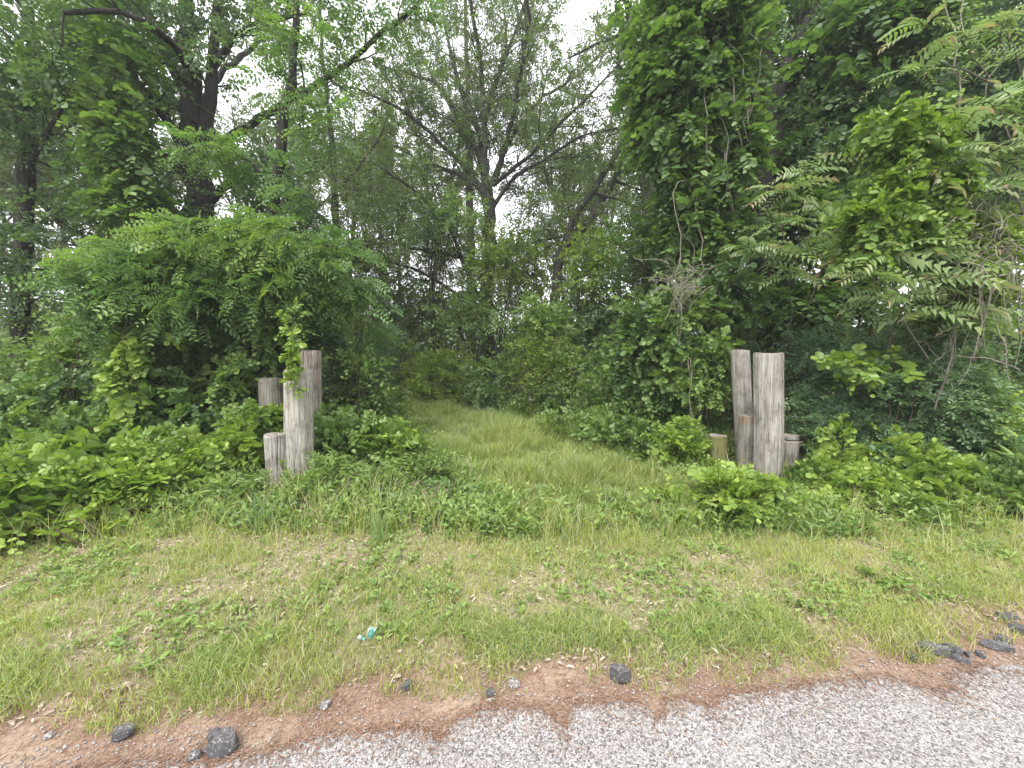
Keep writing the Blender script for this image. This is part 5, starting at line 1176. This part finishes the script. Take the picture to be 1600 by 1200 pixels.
tag(o, 'brown litter of old leaves on the ground under the brambles', 'leaf litter')
# broadleaf weeds in the lawn, creeping ground cover under the banks
def rosettes(name, P, per, size, wr, h, mat, label, tone=.5, tpl='fold', up=.5):
    mb = MB(); n = len(P); Q = np.repeat(P, per, 0); a = R.uniform(0, 2 * PI, n * per); e = R.uniform(.1, up * 2, n * per); hz = R.uniform(0, 1, n * per) * np.repeat(R.uniform(.4, 1.2, n) * h, per)
    Q = Q + np.stack([np.cos(a) * .012, np.sin(a) * .012, hz], -1); A = np.stack([np.cos(a), np.sin(a), e], -1); Nn = nrm(UP + R.normal(0, .3, (n * per, 3)))
    leaves(mb, Q, A, Nn, np.repeat(R.uniform(.7, 1.3, n), per) * size * R.uniform(.7, 1.2, n * per), wr, tpl, np.clip(np.repeat(R.normal(tone, .15, n), per) + R.normal(0, .1, n * per), 0, 1))
    return tag(mb.build(name, LM[mat]), label, 'weeds', kind='stuff')
P = groundpts(2400, lambda x, y: open_grass(x, y) * (y > grass_edge(x) + .15) * (y < 4.6) * (.25 + 1.1 * (vn(x, y, .5, 77) > .55)))
rosettes('lawn_weeds', P, 7, .034, .55, .05, 'weed', 'small broadleaf weeds scattered through the verge grass', .6)
P = groundpts(9000, lambda x, y: (1 - open_grass(x, y)) * (y > 2.7) * (y < 9) * .9)
rosettes('ground_cover', P, 9, .06, .7, .16, 'vine', 'low creeping leaves covering the ground between the brambles', .6)
P = groundpts(5200, lambda x, y: (open_grass(x, y) > 0) * (np.abs(path_dist(x, y) - 1.35) < .35) * (y > 3.0) * 1.0 + (path_dist(x, y) < 1.3) * (y > 4.5) * (y < 13) * (.1 + .05 * y) * (vn(x, y, .7, 15) > .4) + (np.abs(y - 3.45) < .35) * .45)
rosettes('edge_weeds', P, 12, .05, .5, .22, 'weed', 'leafy weeds along the edges of the track and brambles', .55, 'lance', .8)

# mixed growth rising out of the banks
for (x, y, d, hw, hh, n, lf, tpl, sz, wr, t, lab) in [
 (70, 735, 3.9, 60, 45, 60, 'bright', 'fold', .10, .7, .5, 'big-leaved shoot poking out of the brambles at the far left'),
 (215, 715, 4.3, 45, 38, 46, 'bright', 'fold', .11, .8, .35, 'broad-leaved maple-like seedling standing in the left brambles'),
 (130, 850, 3.05, 55, 18, 90, 'bright', 'round', .06, .8, .7, 'light runner creeping onto the grass at the left bank'),
 (25, 865, 2.95, 50, 22, 90, 'bright', 'round', .06, .8, .55, 'light runner creeping onto the grass at the left frame edge'),
 (225, 825, 3.4, 45, 20, 70, 'bright', 'round', .055, .8, .8, 'yellowish runner at the foot of the left brambles'),
 (300, 790, 3.7, 50, 30, 90, 'weed', 'lance', .09, .26, .6, 'narrow-leaved weed clump left of the short split post'),
 (385, 780, 3.75, 40, 34, 90, 'weed', 'lance', .09, .26, .5, 'narrow-leaved weed clump touching the foot of the short split post'),
 (500, 755, 4.0, 40, 36, 120, 'weed', 'lance', .09, .30, .65, 'tall pale weed clump right of the foot of the thick tan post'),
 (620, 700, 4.9, 40, 36, 70, 'bright', 'fold', .075, .7, .45, 'upright leafy shoots over the bush between posts and track'),
 (960, 670, 6.0, 50, 30, 70, 'vine', 'fold', .08, .7, .7, 'upright leafy shoots on the bank left of the mossy stub'),
 (1060, 700, 4.9, 30, 36, 60, 'bright', 'fold', .07, .8, .7, 'bright leafy shoots above the mossy stub bank'),
 (1300, 740, 4.2, 45, 36, 60, 'bright', 'round', .07, .85, .75, 'lemon-tipped shoots under the blue-green bush'),
 (1420, 720, 4.1, 45, 30, 60, 'bright', 'round', .07, .85, .8, 'lemon-tipped shoots against the middle of the blue-green bush'),
 (1570, 760, 3.8, 40, 40, 90, 'weed', 'lance', .11, .26, .3, 'dark narrow-leaved weed clump near the right frame edge'),
 (1150, 770, 3.4, 45, 26, 110, 'bright', 'round', .055, .8, .7, 'bright runner on the grass left below the thickest post'),
 (1060, 788, 3.5, 30, 16, 40, 'bright', 'round', .055, .8, .7, 'small lone runner on the grass below the mossy stub'),
 (1410, 925, 2.3, 22, 20, 26, 'weed', 'fold', .045, .5, .5, 'lone leafy weed in the verge grass near the right road edge')]:
    plant('weed_clump' if tpl == 'lance' else 'bramble_shoot', lab, 'weed' if tpl == 'lance' else 'bramble', gb(x, d),
          [px_mass(x, y, d, hw, hh, .25, n, L=.24 if hw > 25 else .11, nleaf=8, size=sz, wr=wr, tone=t, tpl=tpl, upb=.8 if hh > 20 else .2, holes=.1, planar=.5)], lf, stems=0 if n < 45 else n // 10)
P, tid = tufted(2600, 6, lambda x, y: (1 - open_grass(x, y)) * (y > 2.6) * (y < 6.5) * (vn(x, y, .5, 52) > .45), .03)
tt = R.normal(.4, .15, 2600)[tid]; dry = R.uniform(0, 1, len(P)) < .25; tt[dry] = R.uniform(.88, 1, dry.sum())
blades('bank_grass', P, R.uniform(.15, .42, len(P)), R.uniform(.004, .008, len(P)), .6, np.clip(tt, 0, 1), 'long grass and dead stalks sticking out between the brambles')
# iris-like sword leaves in front of the split post
P = np.array([(*G(405, 835)[:2], 0.0)] * 16 + [(*G(592, 850)[:2], 0.0)] * 26); P[:, :2] += R.normal(0, .05, (len(P), 2)); P[:, 2] = gz(P[:, 0], P[:, 1]) - .01
for nm, sl_, w_, t_, lab in [('sword_leaf_plant', slice(0, 16), .026, .12, 'stiff grey-green sword-leaved plant in front of the short split post'), ('grass_clump', slice(16, 42), .009, .2, 'tall bluish grass clump in the lawn right of the left posts')]:
    blades(nm, P[sl_], R.uniform(.2, .4, len(P[sl_])), w_, .35, R.normal(t_, .05, len(P[sl_])), lab, 'plant'); del bpy.data.objects[nm]['kind']
# thin air volume added to lift the blacks, in place of lens glare
hz = MB(); X0, X1, Y0, Y1, Z0, Z1 = -420, 420, -420, 420, -2, 26
hv = [(X0, Y0, Z0), (X1, Y0, Z0), (X1, Y1, Z0), (X0, Y1, Z0), (X0, Y0, Z1), (X1, Y0, Z1), (X1, Y1, Z1), (X0, Y1, Z1)]
hz.add(hv, [(0, 3, 2, 1), (4, 5, 6, 7), (0, 1, 5, 4), (1, 2, 6, 5), (2, 3, 7, 6), (3, 0, 4, 7)])
hm, hn = newmat('black_lifting_air'); pv = N(hn, 'ShaderNodeVolumePrincipled', Density=.0022); pv.inputs['Color'].default_value = (.93, .95, 1, 1)
ho = N(hn, 'ShaderNodeOutputMaterial'); hn.links.new(pv.outputs[0], ho.inputs['Volume'])
tag(hz.build('added_haze', hm), kind='stuff')
